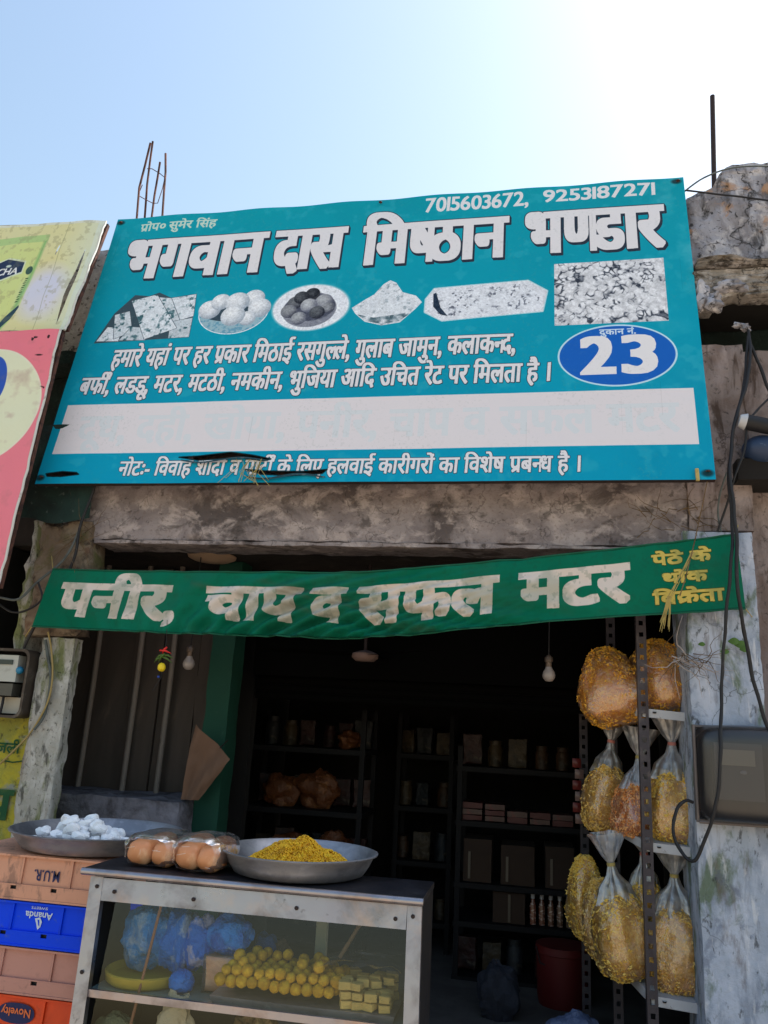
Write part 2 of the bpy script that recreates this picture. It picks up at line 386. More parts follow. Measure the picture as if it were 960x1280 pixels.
# ---------------------------------------------------------------- helpers
from mathutils import noise as mn
class MB:
    def __init__(s): s.v = []; s.f = []; s.uv = {}; s.sm = True
    def add(s, vs, fs):
        b = len(s.v); s.v += [tuple(map(float, p)) for p in vs]; s.f += [tuple(i+b for i in f) for f in fs]; return s
    def box(s, x0, x1, y0, y1, z0, z1):
        return s.add([(x0,y0,z0),(x1,y0,z0),(x1,y1,z0),(x0,y1,z0),(x0,y0,z1),(x1,y0,z1),(x1,y1,z1),(x0,y1,z1)],
                     [(3,2,1,0),(4,5,6,7),(0,1,5,4),(1,2,6,5),(2,3,7,6),(3,0,4,7)])
    def hexa(s, p):   # 8 corners, order as in box
        return s.add(p, [(3,2,1,0),(4,5,6,7),(0,1,5,4),(1,2,6,5),(2,3,7,6),(3,0,4,7)])
    def bar(s, a, b, w, h, side=(1, 0, 0)):
        a = Vector(a); b = Vector(b); d = (b-a).normalized(); sx = Vector(side); sx = (sx-d*sx.dot(d)).normalized(); sy = d.cross(sx)
        q = []
        for p in (a, b):
            q += [p-sx*w/2-sy*h/2, p+sx*w/2-sy*h/2, p+sx*w/2+sy*h/2, p-sx*w/2+sy*h/2]
        return s.hexa([tuple(v) for v in q])
    def tube(s, pts, r, n=8, cap=True):
        P = [Vector(p) for p in pts]; rr = r if isinstance(r, (list, tuple)) else [r]*len(P); b = len(s.v); up = None
        for i, p in enumerate(P):
            t = (P[min(i+1, len(P)-1)]-P[max(i-1, 0)]).normalized()
            if up is None: up = Vector((0, 0, 1)) if abs(t.z) < .9 else Vector((0, 1, 0))
            a = t.cross(up).normalized(); c = a.cross(t).normalized(); up = c
            for k in range(n):
                g = 2*math.pi*k/n; s.v.append(tuple(p+(a*math.cos(g)+c*math.sin(g))*rr[i]))
        for i in range(len(P)-1):
            for k in range(n):
                k2 = (k+1) % n; s.f.append((b+i*n+k, b+(i+1)*n+k, b+(i+1)*n+k2, b+i*n+k2))
        if cap:
            s.f.append(tuple(b+k for k in range(n))); s.f.append(tuple(b+(len(P)-1)*n+k for k in reversed(range(n))))
        return s
    def lathe(s, prof, c=(0, 0, 0), n=32, wob=None, axis=None):
        b = len(s.v)
        for i, (r, z) in enumerate(prof):
            for k in range(n):
                g = 2*math.pi*k/n; rr = r*(1+(wob(g, i) if wob else 0)); s.v.append((c[0]+rr*math.cos(g), c[1]+rr*math.sin(g), c[2]+z))
        for i in range(len(prof)-1):
            for k in range(n):
                k2 = (k+1) % n; s.f.append((b+i*n+k, b+i*n+k2, b+(i+1)*n+k2, b+(i+1)*n+k))
        return s
    def sphere(s, c, r, n=12, m=8, wob=0, seed=0):
        r = (r, r, r) if not isinstance(r, (tuple, list)) else r; b = len(s.v)
        s.v.append((c[0], c[1], c[2]+r[2]))
        for i in range(1, m):
            t = math.pi*i/m
            for k in range(n):
                g = 2*math.pi*k/n; d = Vector((math.sin(t)*math.cos(g), math.sin(t)*math.sin(g), math.cos(t)))
                q = 1+(wob*mn.noise(d*1.6+Vector((seed*3.1, 0, 0))) if wob else 0)
                s.v.append((c[0]+d.x*r[0]*q, c[1]+d.y*r[1]*q, c[2]+d.z*r[2]*q))
        s.v.append((c[0], c[1], c[2]-r[2])); e = len(s.v)-1
        for k in range(n): s.f.append((b, b+1+k, b+1+(k+1) % n)); s.f.append((e, b+1+(m-2)*n+(k+1) % n, b+1+(m-2)*n+k))
        for i in range(m-2):
            for k in range(n):
                k2 = (k+1) % n; s.f.append((b+1+i*n+k, b+1+(i+1)*n+k, b+1+(i+1)*n+k2, b+1+i*n+k2))
        return s
    def grid(s, fn, nu, nv, uvf=None, flip=False):
        b = len(s.v)
        for j in range(nv+1):
            for i in range(nu+1): s.v.append(tuple(map(float, fn(i/nu, j/nv))))
        for j in range(nv):
            for i in range(nu):
                q = (b+j*(nu+1)+i, b+j*(nu+1)+i+1, b+(j+1)*(nu+1)+i+1, b+(j+1)*(nu+1)+i)
                if flip: q = q[::-1]
                s.f.append(q)
                if uvf is not None:
                    cc = [(i/nu, j/nv), ((i+1)/nu, j/nv), ((i+1)/nu, (j+1)/nv), (i/nu, (j+1)/nv)]
                    s.uv[len(s.f)-1] = [uvf(*c) for c in (cc[::-1] if flip else cc)]
        return s
def rough_box(x0, x1, y0, y1, z0, z1, st=.04, amp=.006, edge=.012, seed=0, mb=None):
    """a block of old plaster or concrete: each face a grid, surface uneven, arrises chipped"""
    m = mb or MB(); lo = (x0, y0, z0); hi = (x1, y1, z1); c = [(a+b)/2 for a, b in zip(lo, hi)]
    nn = [max(1, min(110, int((b-a)/st))) for a, b in zip(lo, hi)]
    idx = {}; S = Vector((seed*7.3, seed*1.7, seed*2.9))
    def vid(i, j, k):
        key = (i, j, k)
        if key in idx: return idx[key]
        p = Vector([lo[a]+(hi[a]-lo[a])*t/nn[a] for a, t in enumerate(key)])
        on = [(-1 if key[a] == 0 else (1 if key[a] == nn[a] else 0)) for a in range(3)]
        nrm = Vector(on); ne = sum(1 for q in on if q)
        q = p+S; d = amp*(mn.noise(q*5)+.6*mn.noise(q*13)+.4*mn.noise(q*31))
        if ne > 1: d -= edge*max(0, mn.noise(q*9)+.25+.5*mn.noise(q*25))
        if nrm.length: nrm.normalize()
        p = p+nrm*d; m.v.append(tuple(p)); idx[key] = len(m.v)-1; return idx[key]
    def face(a, s):
        u, v = [(1, 2), (2, 0), (0, 1)][a]; k0 = nn[a] if s else 0
        for i in range(nn[u]):
            for j in range(nn[v]):
                q = []
                for di, dj in ((0, 0), (1, 0), (1, 1), (0, 1)):
                    key = [0, 0, 0]; key[a] = k0; key[u] = i+di; key[v] = j+dj; q.append(vid(*key))
                m.f.append(tuple(q if s else q[::-1]))
    for a in range(3): face(a, 0); face(a, 1)
    return m
COL = C0.collection
def thing(name, label, cat, loc=(0, 0, 0), group=None, kind=None):
    o = bpy.data.objects.new(name, None); COL.objects.link(o); o.location = loc; o.empty_display_size = .1
    o['label'] = label; o['category'] = cat
    if group: o['group'] = group
    return o
def tag(o, label=None, cat=None, group=None, kind=None):
    for k, v in (('label', label), ('category', cat), ('group', group), ('kind', kind)):
        if v: o[k] = v
    return o
def wloc(o):
    p = Vector(o.location)
    while o.parent: o = o.parent; p += Vector(o.location)
    return p
def obj(name, mb, mat, parent=None, smooth=None, origin=True, kind=None):
    me = bpy.data.meshes.new(name); V = mb.v
    c = Vector((0, 0, 0))
    if origin:
        a = np.array(V); c = Vector(((a[:, 0].min()+a[:, 0].max())/2, (a[:, 1].min()+a[:, 1].max())/2, a[:, 2].min()))
        V = [tuple(p) for p in (a-np.array(c))]
    me.from_pydata(V, [], mb.f)
    if mb.uv:
        ul = me.uv_layers.new(name="UVMap")
        for p in me.polygons:
            u = mb.uv.get(p.index)
            if u:
                for li, t in zip(p.loop_indices, u): ul.data[li].uv = t
    me.materials.append(mat)
    if smooth is not None:
        me.polygons.foreach_set('use_smooth', [True]*len(me.polygons))
        if smooth < 179: me.set_sharp_from_angle(angle=R(smooth))
    o = bpy.data.objects.new(name, me); COL.objects.link(o)
    o.location = c-(wloc(parent) if parent else Vector((0, 0, 0)))
    if parent: o.parent = parent
    if kind: o['kind'] = kind
    return o
def copy_tree(o, parent=None):
    c = o.copy(); COL.objects.link(c); c.parent = parent
    for ch in [x for x in bpy.data.objects if x.parent == o]: copy_tree(ch, c)
    return c
def fix(o, loc, rz=0, sc=None, label=None):
    o.location = loc; o.rotation_euler = (0, 0, rz)
    if sc: o.scale = sc if isinstance(sc, (tuple, list)) else (sc,)*3
    if label: o['label'] = label
    return o
def s2l(c):
    return tuple(((v/255)/12.92 if v/255 <= .04045 else ((v/255+.055)/1.055)**2.4) for v in c)
def mat(name, col, rough=.85, metal=0., layers=(), bump=None, spec=.4, image=None, alpha=None, trans=0., bump2=None, rvar=0, coat=0, vor=None, sheen=0, cracks=None, rndcol=0):
    m = bpy.data.materials.new(name); m.use_nodes = True; nt = m.node_tree; N = nt.nodes; L = nt.links
    b = N['Principled BSDF']; b.inputs['Roughness'].default_value = rough; b.inputs['Metallic'].default_value = metal
    b.inputs['Specular IOR Level'].default_value = spec
    if coat: b.inputs['Coat Weight'].default_value = coat
    if trans: b.inputs['Transmission Weight'].default_value = trans
    if alpha is not None: b.inputs['Alpha'].default_value = alpha
    tc = N.new('ShaderNodeTexCoord')
    if image is not None:
        ti = N.new('ShaderNodeTexImage'); ti.image = image; L.new(tc.outputs['UV'], ti.inputs['Vector']); cur = ti.outputs['Color']
        if image.get('has_alpha'): L.new(ti.outputs['Alpha'], b.inputs['Alpha'])
    else:
        rgb = N.new('ShaderNodeRGB'); rgb.outputs[0].default_value = (*s2l(col), 1); cur = rgb.outputs[0]
    def coords(st, off):
        mp = N.new('ShaderNodeMapping'); L.new(tc.outputs['Object'], mp.inputs['Vector']); mp.inputs['Scale'].default_value = st; mp.inputs['Location'].default_value = (off*3.7, off*1.3, off*2.1); return mp.outputs[0]
    def nz(sc, det, st=(1, 1, 1), off=0, dist=0.):
        n = N.new('ShaderNodeTexNoise'); n.inputs['Scale'].default_value = sc; n.inputs['Detail'].default_value = det; n.inputs['Roughness'].default_value = .62; n.inputs['Distortion'].default_value = dist
        L.new(coords(st, off), n.inputs['Vector']); return n.outputs[0]
    if vor:
        v = N.new('ShaderNodeTexVoronoi'); v.inputs['Scale'].default_value = vor[0]; L.new(coords(vor[3] if len(vor) > 3 else (1, 1, 1), 0), v.inputs['Vector'])
        rp = N.new('ShaderNodeMapRange'); L.new(v.outputs['Distance'], rp.inputs[0]); rp.inputs[1].default_value = .1; rp.inputs[2].default_value = .6; rp.inputs[4].default_value = vor[2]
        mx = N.new('ShaderNodeMix'); mx.data_type = 'RGBA'; L.new(rp.outputs[0], mx.inputs[0]); L.new(cur, mx.inputs[6]); mx.inputs[7].default_value = (*s2l(vor[1]), 1); cur = mx.outputs[2]
    for i, ly in enumerate(layers):
        c, sc, lo, hi, am = ly[:5]; st = ly[5] if len(ly) > 5 else (1, 1, 1)
        rp = N.new('ShaderNodeMapRange'); L.new(nz(sc, 7, st, i+1, .4), rp.inputs[0]); rp.inputs[1].default_value = lo; rp.inputs[2].default_value = hi; rp.inputs[4].default_value = am
        mx = N.new('ShaderNodeMix'); mx.data_type = 'RGBA'; L.new(rp.outputs[0], mx.inputs[0]); L.new(cur, mx.inputs[6]); mx.inputs[7].default_value = (*s2l(c), 1); cur = mx.outputs[2]
    if cracks:
        sc, wd, cc, am = cracks
        v = N.new('ShaderNodeTexVoronoi'); v.feature = 'DISTANCE_TO_EDGE'; v.inputs['Scale'].default_value = sc
        n = N.new('ShaderNodeTexNoise'); n.inputs['Scale'].default_value = sc*2.2; n.inputs['Detail'].default_value = 6; L.new(tc.outputs['Object'], n.inputs['Vector'])
        va = N.new('ShaderNodeVectorMath'); va.operation = 'MULTIPLY_ADD'; va.inputs[1].default_value = (.9/sc,)*3; L.new(n.outputs['Color'], va.inputs[0]); L.new(tc.outputs['Object'], va.inputs[2]); L.new(va.outputs[0], v.inputs['Vector'])
        rp = N.new('ShaderNodeMapRange'); L.new(v.outputs['Distance'], rp.inputs[0]); rp.inputs[1].default_value = 0; rp.inputs[2].default_value = wd; rp.inputs[3].default_value = am; rp.inputs[4].default_value = 0
        r2 = N.new('ShaderNodeMapRange'); L.new(nz(sc*.9, 3, (1, 1, 1), 9), r2.inputs[0]); r2.inputs[1].default_value = .48; r2.inputs[2].default_value = .56
        mu = N.new('ShaderNodeMath'); mu.operation = 'MULTIPLY'; L.new(rp.outputs[0], mu.inputs[0]); L.new(r2.outputs[0], mu.inputs[1])
        mx = N.new('ShaderNodeMix'); mx.data_type = 'RGBA'; L.new(mu.outputs[0], mx.inputs[0]); L.new(cur, mx.inputs[6]); mx.inputs[7].default_value = (*s2l(cc), 1); cur = mx.outputs[2]
    if rndcol:
        oi = N.new('ShaderNodeObjectInfo'); hs = N.new('ShaderNodeHueSaturation'); rp = N.new('ShaderNodeMapRange'); L.new(oi.outputs['Random'], rp.inputs[0]); rp.inputs[3].default_value = 1-rndcol; rp.inputs[4].default_value = 1+rndcol*.6
        L.new(rp.outputs[0], hs.inputs['Value']); L.new(cur, hs.inputs['Color']); cur = hs.outputs[0]
    L.new(cur, b.inputs['Base Color'])
    nrm = None
    for q in (bump, bump2):
        if not q: continue
        bp = N.new('ShaderNodeBump'); bp.inputs['Strength'].default_value = q[1]; bp.inputs['Distance'].default_value = q[3] if len(q) > 3 else .01
        L.new(nz(q[0], q[2] if len(q) > 2 else 6, q[4] if len(q) > 4 else (1, 1, 1)), bp.inputs['Height'])
        if nrm is not None: L.new(nrm, bp.inputs['Normal'])
        nrm = bp.outputs[0]
    if nrm is not None: L.new(nrm, b.inputs['Normal'])
    if rvar:
        rp = N.new('ShaderNodeMapRange'); L.new(nz(6, 6), rp.inputs[0]); rp.inputs[1].default_value = .3; rp.inputs[2].default_value = .7; rp.inputs[3].default_value = max(rough-rvar, .05); rp.inputs[4].default_value = min(rough+rvar, 1); L.new(rp.outputs[0], b.inputs['Roughness'])
    return m
def film(name, tint, amount=.2, rough=.25, glossy=(1, 1, 1)):
    """thin polythene or glass: mostly see-through, with a sheen"""
    m = bpy.data.materials.new(name); m.use_nodes = True; nt = m.node_tree; N = nt.nodes; L = nt.links
    N.remove(N['Principled BSDF']); out = N['Material Output']
    tr = N.new('ShaderNodeBsdfTransparent'); tr.inputs[0].default_value = (*tint, 1)
    gl = N.new('ShaderNodeBsdfGlossy'); gl.inputs['Roughness'].default_value = rough; gl.inputs[0].default_value = (*glossy, 1)
    fr = N.new('ShaderNodeFresnel'); fr.inputs[0].default_value = 1.5; ma = N.new('ShaderNodeMath'); ma.operation = 'MULTIPLY_ADD'; ma.inputs[1].default_value = .5 if amount < .06 else (.5 if amount < .1 else .7); ma.inputs[2].default_value = amount*.5
    L.new(fr.outputs[0], ma.inputs[0]); mx = N.new('ShaderNodeMixShader'); L.new(ma.outputs[0], mx.inputs[0]); L.new(tr.outputs[0], mx.inputs[1]); L.new(gl.outputs[0], mx.inputs[2])
    if amount >= .1:
        df = N.new('ShaderNodeBsdfDiffuse'); df.inputs[0].default_value = (.75, .76, .8, 1); m2 = N.new('ShaderNodeMixShader')
        tc = N.new('ShaderNodeTexCoord'); nz = N.new('ShaderNodeTexNoise'); nz.inputs['Scale'].default_value = 28; nz.inputs['Detail'].default_value = 5; L.new(tc.outputs['Object'], nz.inputs['Vector'])
        rp = N.new('ShaderNodeMapRange'); L.new(nz.outputs[0], rp.inputs[0]); rp.inputs[1].default_value = .45; rp.inputs[2].default_value = .75; rp.inputs[3].default_value = amount*.15; rp.inputs[4].default_value = amount
        L.new(rp.outputs[0], m2.inputs[0]); L.new(mx.outputs[0], m2.inputs[1]); L.new(df.outputs[0], m2.inputs[2]); L.new(m2.outputs[0], out.inputs[0])
        bp = N.new('ShaderNodeBump'); bp.inputs['Strength'].default_value = .8; bp.inputs['Distance'].default_value = .01; L.new(nz.outputs[0], bp.inputs['Height']); L.new(bp.outputs[0], gl.inputs['Normal'])
    else: L.new(mx.outputs[0], out.inputs[0])
    return m
rnd = random.Random(5)
# ---------------------------------------------------------------- materials of the place
plaster_beam = mat('stained_beam_plaster', (146, 138, 140), .95, cracks=(3.2, .014, (50, 44, 42), .6), layers=[((112, 104, 108), 5, .42, .6, .7), ((66, 60, 62), 2.6, .53, .6, .75, (.8, 1, 1)), ((182, 172, 172), 10, .5, .6, .7, (.7, 1, 1)), ((62, 57, 57), 9, .57, .64, .65, (.9, 1, 1.2)), ((56, 51, 50), 30, .6, .66, .6), ((104, 88, 80), 60, .54, .66, .5)], bump=(22, .9, 9, .012), bump2=(5, .5, 6, .03))
plaster_shade = mat('dark_soffit_plaster', (62, 54, 50), .95, layers=[((30, 27, 27), 1.6, .4, .6, .8), ((104, 94, 86), 9, .6, .72, .4)], bump=(26, .6, 8, .01))  # ceiling darkened in colour to carry the interior shade
limewash = mat('blue_grey_limewash', (156, 168, 188), .92, cracks=(4, .014, (70, 72, 74), .8), layers=[((186, 194, 212), 6, .44, .58, .7, (1, 1, .5)), ((112, 124, 144), 9, .5, .62, .6, (1, 1, .45)), ((84, 102, 70), 8, .55, .63, .8, (1, 1, .5)), ((96, 84, 76), 14, .56, .66, .6, (1, 1, .22)), ((84, 94, 116), 7, .6, .66, .5), ((44, 48, 48), 34, .60, .68, .75, (1, 1, .5)), ((216, 218, 224), 30, .58, .66, .5, (1, 1, .2))], bump=(20, .9, 9, .01), bump2=(4, .4, 5, .02))
limewash_dirty = mat('mossy_limewash', (156, 156, 150), .95, layers=[((190, 190, 188), 14, .45, .58, .7, (1, 1, .5)), ((96, 106, 52), 10, .52, .62, .85, (1, 1, .4)), ((112, 92, 66), 8, .55, .66, .6, (1, 1, .4)), ((56, 56, 50), 30, .56, .66, .8, (1, 1, .4)), ((40, 40, 36), 60, .6, .68, .8)], bump=(16, 1, 9, .016))
brown_wall = mat('pinkish_brown_render', (126, 116, 115), .95, cracks=(3, .014, (50, 40, 34), .8), layers=[((104, 88, 82), 5, .44, .6, .7), ((168, 156, 156), 6, .5, .62, .7, (1, 1, .4)), ((60, 44, 34), 12, .55, .64, .8, (1.4, 1, .25)), ((54, 50, 48), 34, .58, .66, .7)], bump=(20, 1, 9, .012))
old_concrete = mat('weathered_parapet_concrete', (164, 166, 178), .96, cracks=(3.6, .03, (26, 24, 24), .95), layers=[((124, 122, 128), 7, .44, .58, .8, (1, 1, .5)), ((212, 208, 210), 9, .5, .62, .7), ((66, 64, 66), 13, .53, .64, .85, (1.2, 1, .4)), ((176, 136, 100), 7, .58, .64, .7), ((28, 28, 28), 40, .57, .65, .85)], bump=(18, 1.0, 10, .02), bump2=(5, .6, 6, .04))
broken_concrete = mat('broken_ledge_concrete', (150, 146, 142), .96, cracks=(6, .03, (26, 24, 24), .9), layers=[((200, 196, 196), 9, .5, .6, .8), ((66, 60, 54), 16, .5, .62, .9, (1, 1, 1.8)), ((130, 112, 84), 10, .56, .66, .6)], bump=(26, 1., 10, .03))
concrete_left = mat('speckled_grey_render', (164, 154, 154), .95, layers=[((190, 180, 182), 16, .48, .6, .7), ((62, 56, 56), 30, .56, .63, .9), ((120, 78, 74), 7, .62, .7, .5)], bump=(26, .9, 8, .012))
shade_green = mat('shade_green_wall', (26, 44, 42), .97, layers=[((12, 20, 20), 3, .4, .6, .8), ((62, 78, 72), 12, .6, .7, .4)], bump=(18, .9, 8, .02))  # near-black green stands for the shade behind the signs and in the recess
shade_dark = mat('shade_dark_wall', (26, 24, 24), .95, layers=[((14, 13, 13), 2, .4, .6, .8)], bump=(12, .5, 6, .01))  # shade of the interior and under the ledge put into the colour
shutter_m = mat('shade_dark_shutter_steel', (8, 8, 8), .9, spec=.03)  # near black, so the shutter's shade lies in its colour
rack_dark = mat('shade_dark_rack_steel', (20, 20, 23), .7, spec=.2)  # rack colour cut dark for the unlit back of the shop
sheet_panel = mat('brown_sheet_panel', (92, 82, 76), .75, layers=[((62, 56, 52), 2.4, .4, .62, .8, (1, 1, .3)), ((112, 98, 86), 9, .6, .72, .5, (1, 1, .3))], bump=(6, .4, 5, .01))
bar_metal = mat('greyed_iron_bar', (128, 120, 114), .7, layers=[((74, 60, 52), 8, .5, .65, .7)], bump=(30, .4, 5, .004))
stone_ledge = mat('grey_stone_ledge', (112, 112, 124), .9, layers=[((58, 56, 62), 6, .46, .6, .85), ((146, 146, 160), 9, .58, .7, .5)], bump=(14, .9, 8, .02))
green_paint = mat('green_painted_column', (10, 64, 50), .8, layers=[((8, 56, 44), 3, .42, .62, .6, (1, 1, .4)), ((50, 84, 70), 14, .64, .72, .4)], bump=(14, .4, 6, .006))
wood_post = mat('grey_wooden_post', (118, 98, 92), .85, layers=[((70, 58, 56), 8, .45, .62, .7, (1, 1, .1))], bump=(30, .6, 5, .005, (1, 1, .1)))
yellow_wall = mat('yellow_green_wall', (166, 158, 52), .95, layers=[((120, 128, 70), 9, .46, .6, .7), ((130, 138, 138), 7, .54, .62, .85), ((66, 66, 48), 24, .56, .66, .8)], bump=(18, .9, 8, .012))
rust = mat('rusty_iron', (96, 62, 52), .85, layers=[((48, 34, 34), 20, .45, .6, .8), ((136, 88, 66), 40, .6, .7, .5)], bump=(70, .6, 5, .003), metal=.3)
iron_dark = mat('dark_iron', (50, 40, 40), .7, metal=.3, layers=[((92, 58, 48), 12, .55, .68, .6)], bump=(60, .4, 4, .002))
steel = mat('brushed_aluminium_frame', (158, 156, 164), .34, metal=.9, layers=[((112, 106, 108), 7, .48, .64, .7), ((190, 160, 142), 3.4, .54, .66, .5), ((80, 70, 66), 28, .64, .72, .6)], bump=(90, .12, 3, .002), rvar=.12)
slab_metal = mat('dark_sheet_metal_top', (44, 44, 52), .5, metal=.5, layers=[((24, 24, 28), 6, .45, .62, .7), ((84, 82, 86), 20, .6, .7, .4)], bump=(16, .25, 4, .005), rvar=.12)
alu = mat('dull_aluminium', (158, 160, 168), .42, metal=.75, layers=[((112, 114, 122), 9, .45, .62, .6, (1, 1, 2)), ((190, 192, 200), 24, .58, .7, .4), ((80, 76, 76), 46, .64, .72, .5)], bump=(60, .2, 4, .002), rvar=.1)
glass = film('cabinet_glass', (.86, .9, .9), .03, .02)
poly = film('clear_polythene', (.93, .93, .95), .42, .3)
poly_thin = film('thin_polythene_skin', (.95, .94, .93), .17, .16)
wrap = film('cling_wrap', (.98, .97, .96), .12, .22)
blue_bag = mat('crumpled_blue_polythene', (10, 128, 224), .35, layers=[((4, 70, 176), 14, .42, .58, .8), ((150, 190, 230), 22, .6, .68, .7)], bump=(24, 1, 8, .03), spec=.7)
paper_bag = mat('brown_paper', (196, 142, 104), .7, layers=[((150, 100, 70), 10, .5, .62, .7)], bump=(20, .8, 6, .01))
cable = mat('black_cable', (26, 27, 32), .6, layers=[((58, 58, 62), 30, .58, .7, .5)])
cable_grey = mat('grey_cable', (84, 92, 92), .7, layers=[((40, 44, 44), 20, .5, .65, .6)])
dirt = mat('dusty_street_ground', (178, 158, 134), .97, layers=[((146, 128, 110), .8, .42, .62, .7), ((190, 172, 148), 5, .55, .7, .5), ((84, 78, 72), 40, .6, .7, .5)], bump=(30, .8, 8, .02))
floor_m = mat('grey_cement_floor', (92, 88, 86), .85, layers=[((64, 60, 60), 3, .42, .6, .7)], bump=(20, .4, 6, .005))
twig_m = mat('dry_twig', (112, 92, 66), .95, layers=[((66, 50, 38), 20, .45, .6, .8)], bump=(60, .6, 4, .003))
straw_m = mat('pale_straw', (176, 158, 96), .9, layers=[((120, 104, 60), 20, .45, .65, .6)])
leaf_m = mat('green_leaf', (70, 104, 44), .7, layers=[((110, 132, 60), 8, .5, .65, .5)])
cloth_m = mat('brown_sack_cloth', (112, 86, 70), .95, layers=[((108, 84, 70), 5, .42, .62, .6)], bump=(120, .5, 3, .002))
white_paint = mat('worn_white_shelf_paint', (184, 186, 192), .6, layers=[((120, 110, 104), 12, .58, .68, .7), ((70, 50, 44), 24, .66, .72, .8)], bump=(30, .3, 5, .004))
angle_iron = mat('slotted_angle_iron', (70, 66, 72), .6, metal=.4, layers=[((104, 96, 96), 14, .52, .66, .6), ((62, 44, 38), 8, .56, .68, .6, (1, 1, .3))], bump=(30, .3, 4, .003))
bulb_m = mat('frosted_bulb_glass', (150, 142, 140), .35, spec=.6)
bulb_base = mat('bulb_cap_brass', (110, 96, 86), .5, metal=.6)

# ---------------------------------------------------------------- ground
g = MB().grid(lambda u, v: (-400+800*u, -400+800*v, 0), 40, 40)
tag(obj('ground', g, dirt, origin=False), kind='structure')
tag(obj('shop_floor', rough_box(-2.3, 1.3, 3.45, 6.9, .002, .12, .12, .002, .006), floor_m), kind='structure')

# ---------------------------------------------------------------- the shop building
shop = thing('shop_building', 'small roadside sweet shop of stained plaster, open fronted, under the teal signboard', 'building', (0, 3.6, 0))
obj('beam', rough_box(-2.33, .70, 3.60, 3.80, 2.338, 3.05, .035, .008, .016, 1), plaster_beam, shop, 50)
obj('ceiling', rough_box(-2.95, 1.25, 3.802, 6.9, 2.345, 2.50, .10, .006, .004, 2), plaster_shade, shop, 50)
# the thin lip of slab that stands out under the beam
obj('slab_lip', rough_box(-2.13, .66, 3.585, 3.80, 2.315, 2.336, .03, .005, .010, 3), plaster_beam, shop, 50)
pl = rough_box(-2.31, -2.135, 3.56, 3.64, 0, 1.84, .02, .004, .012, 4)
obj('pillar', pl, limewash_dirty, shop, 50)
mud = mat('muddy_mossed_plaster', (112, 98, 84), .96, layers=[((140, 128, 112), 8, .46, .6, .7), ((86, 90, 46), 7, .52, .62, .8, (1, 1, .6)), ((46, 38, 34), 12, .52, .64, .85), ((90, 58, 44), 6, .56, .64, .6)], bump=(18, 1, 9, .02))
obj('pillar', rough_box(-2.42, -2.14, 3.57, 3.72, 1.85, 2.42, .025, .016, .03, 5), mud, shop, 50)
obj('pillar', rough_box(.668, .955, 3.56, 3.9, 0, 2.40, .03, .004, .012, 6), limewash, shop, 50)
obj('pilaster', rough_box(.70, .975, 3.585, 3.9, 2.405, 3.30, .035, .008, .012, 7), brown_wall, shop, 50)
obj('parapet', rough_box(-3.9, .80, 3.90, 4.08, 3.50, 4.22, .05, .01, .03, 9), concrete_left, shop, 50)
# interior
obj('side_wall', rough_box(.96, 1.08, 3.902, 6.9, .1, 2.345, .12, .004, .004, 11), shade_dark, shop, 50)
obj('outer_wall', rough_box(-2.86, -2.74, 3.74, 4.56, 0, 2.34, .1, .006, .01, 58), shade_dark, shop, 50)
obj('side_wall', rough_box(-1.98, -1.86, 4.42, 6.9, .1, 2.345, .12, .004, .004, 12), shade_dark, shop, 50)
obj('back_wall', rough_box(-1.85, .95, 6.3, 6.42, .1, 2.345, .12, .004, .004, 13), shade_dark, shop, 50)
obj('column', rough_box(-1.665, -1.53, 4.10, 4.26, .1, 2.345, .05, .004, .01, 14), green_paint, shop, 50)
obj('return_wall', rough_box(-2.56, -1.53, 4.48, 4.56, .1, 2.345, .08, .004, .01, 15), shade_dark, shop, 50)
obj('ledge', rough_box(-2.73, -1.667, 3.93, 4.36, .1, 1.10, .035, .012, .02, 16), stone_ledge, shop, 50)
sh = thing('rolling_shutter', 'dark rolled up shutter box across the shop opening behind the green banner', 'shutter', (-.3, 4.35, 1.62))
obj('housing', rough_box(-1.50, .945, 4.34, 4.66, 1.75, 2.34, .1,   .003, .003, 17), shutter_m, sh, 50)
for k in range(3):
    z = 1.625+.042*k
    obj('slat', MB().grid(lambda u, v, z=z: (-1.49+2.43*u, 4.40-.012*math.sin(v*math.pi), z+.040*v), 2, 6), shutter_m, sh, 60)
# boarded recess: sheets with upright bars in front
for i, (xa, xb) in enumerate(((-2.72, -2.475), (-2.47, -2.24), (-2.235, -2.06), (-2.055, -1.84), (-1.835, -1.62))):
    obj('panel', rough_box(xa, xb, 4.37+.012*(i % 2), 4.40+.012*(i % 2), 1.09, 2.34, .06, .004, .003, 20+i), sheet_panel, shop, 50)
for q_ in ((97, 983), (152, 990), (195, 990)):
    xa = at(*q_, 4.31)[0]
    obj('bar', MB().tube([(xa, 4.31, 1.085), (xa+.004, 4.314, 1.7), (xa, 4.31, 2.345)], .016, 8), bar_metal, shop, 60)
p = at(302, 905, 4.55); obj('post', rough_box(p[0]-.06, p[0]+.03, 4.5, 4.58, .1, 1.50, .05, .003, .004, 30), wood_post, shop, 50)
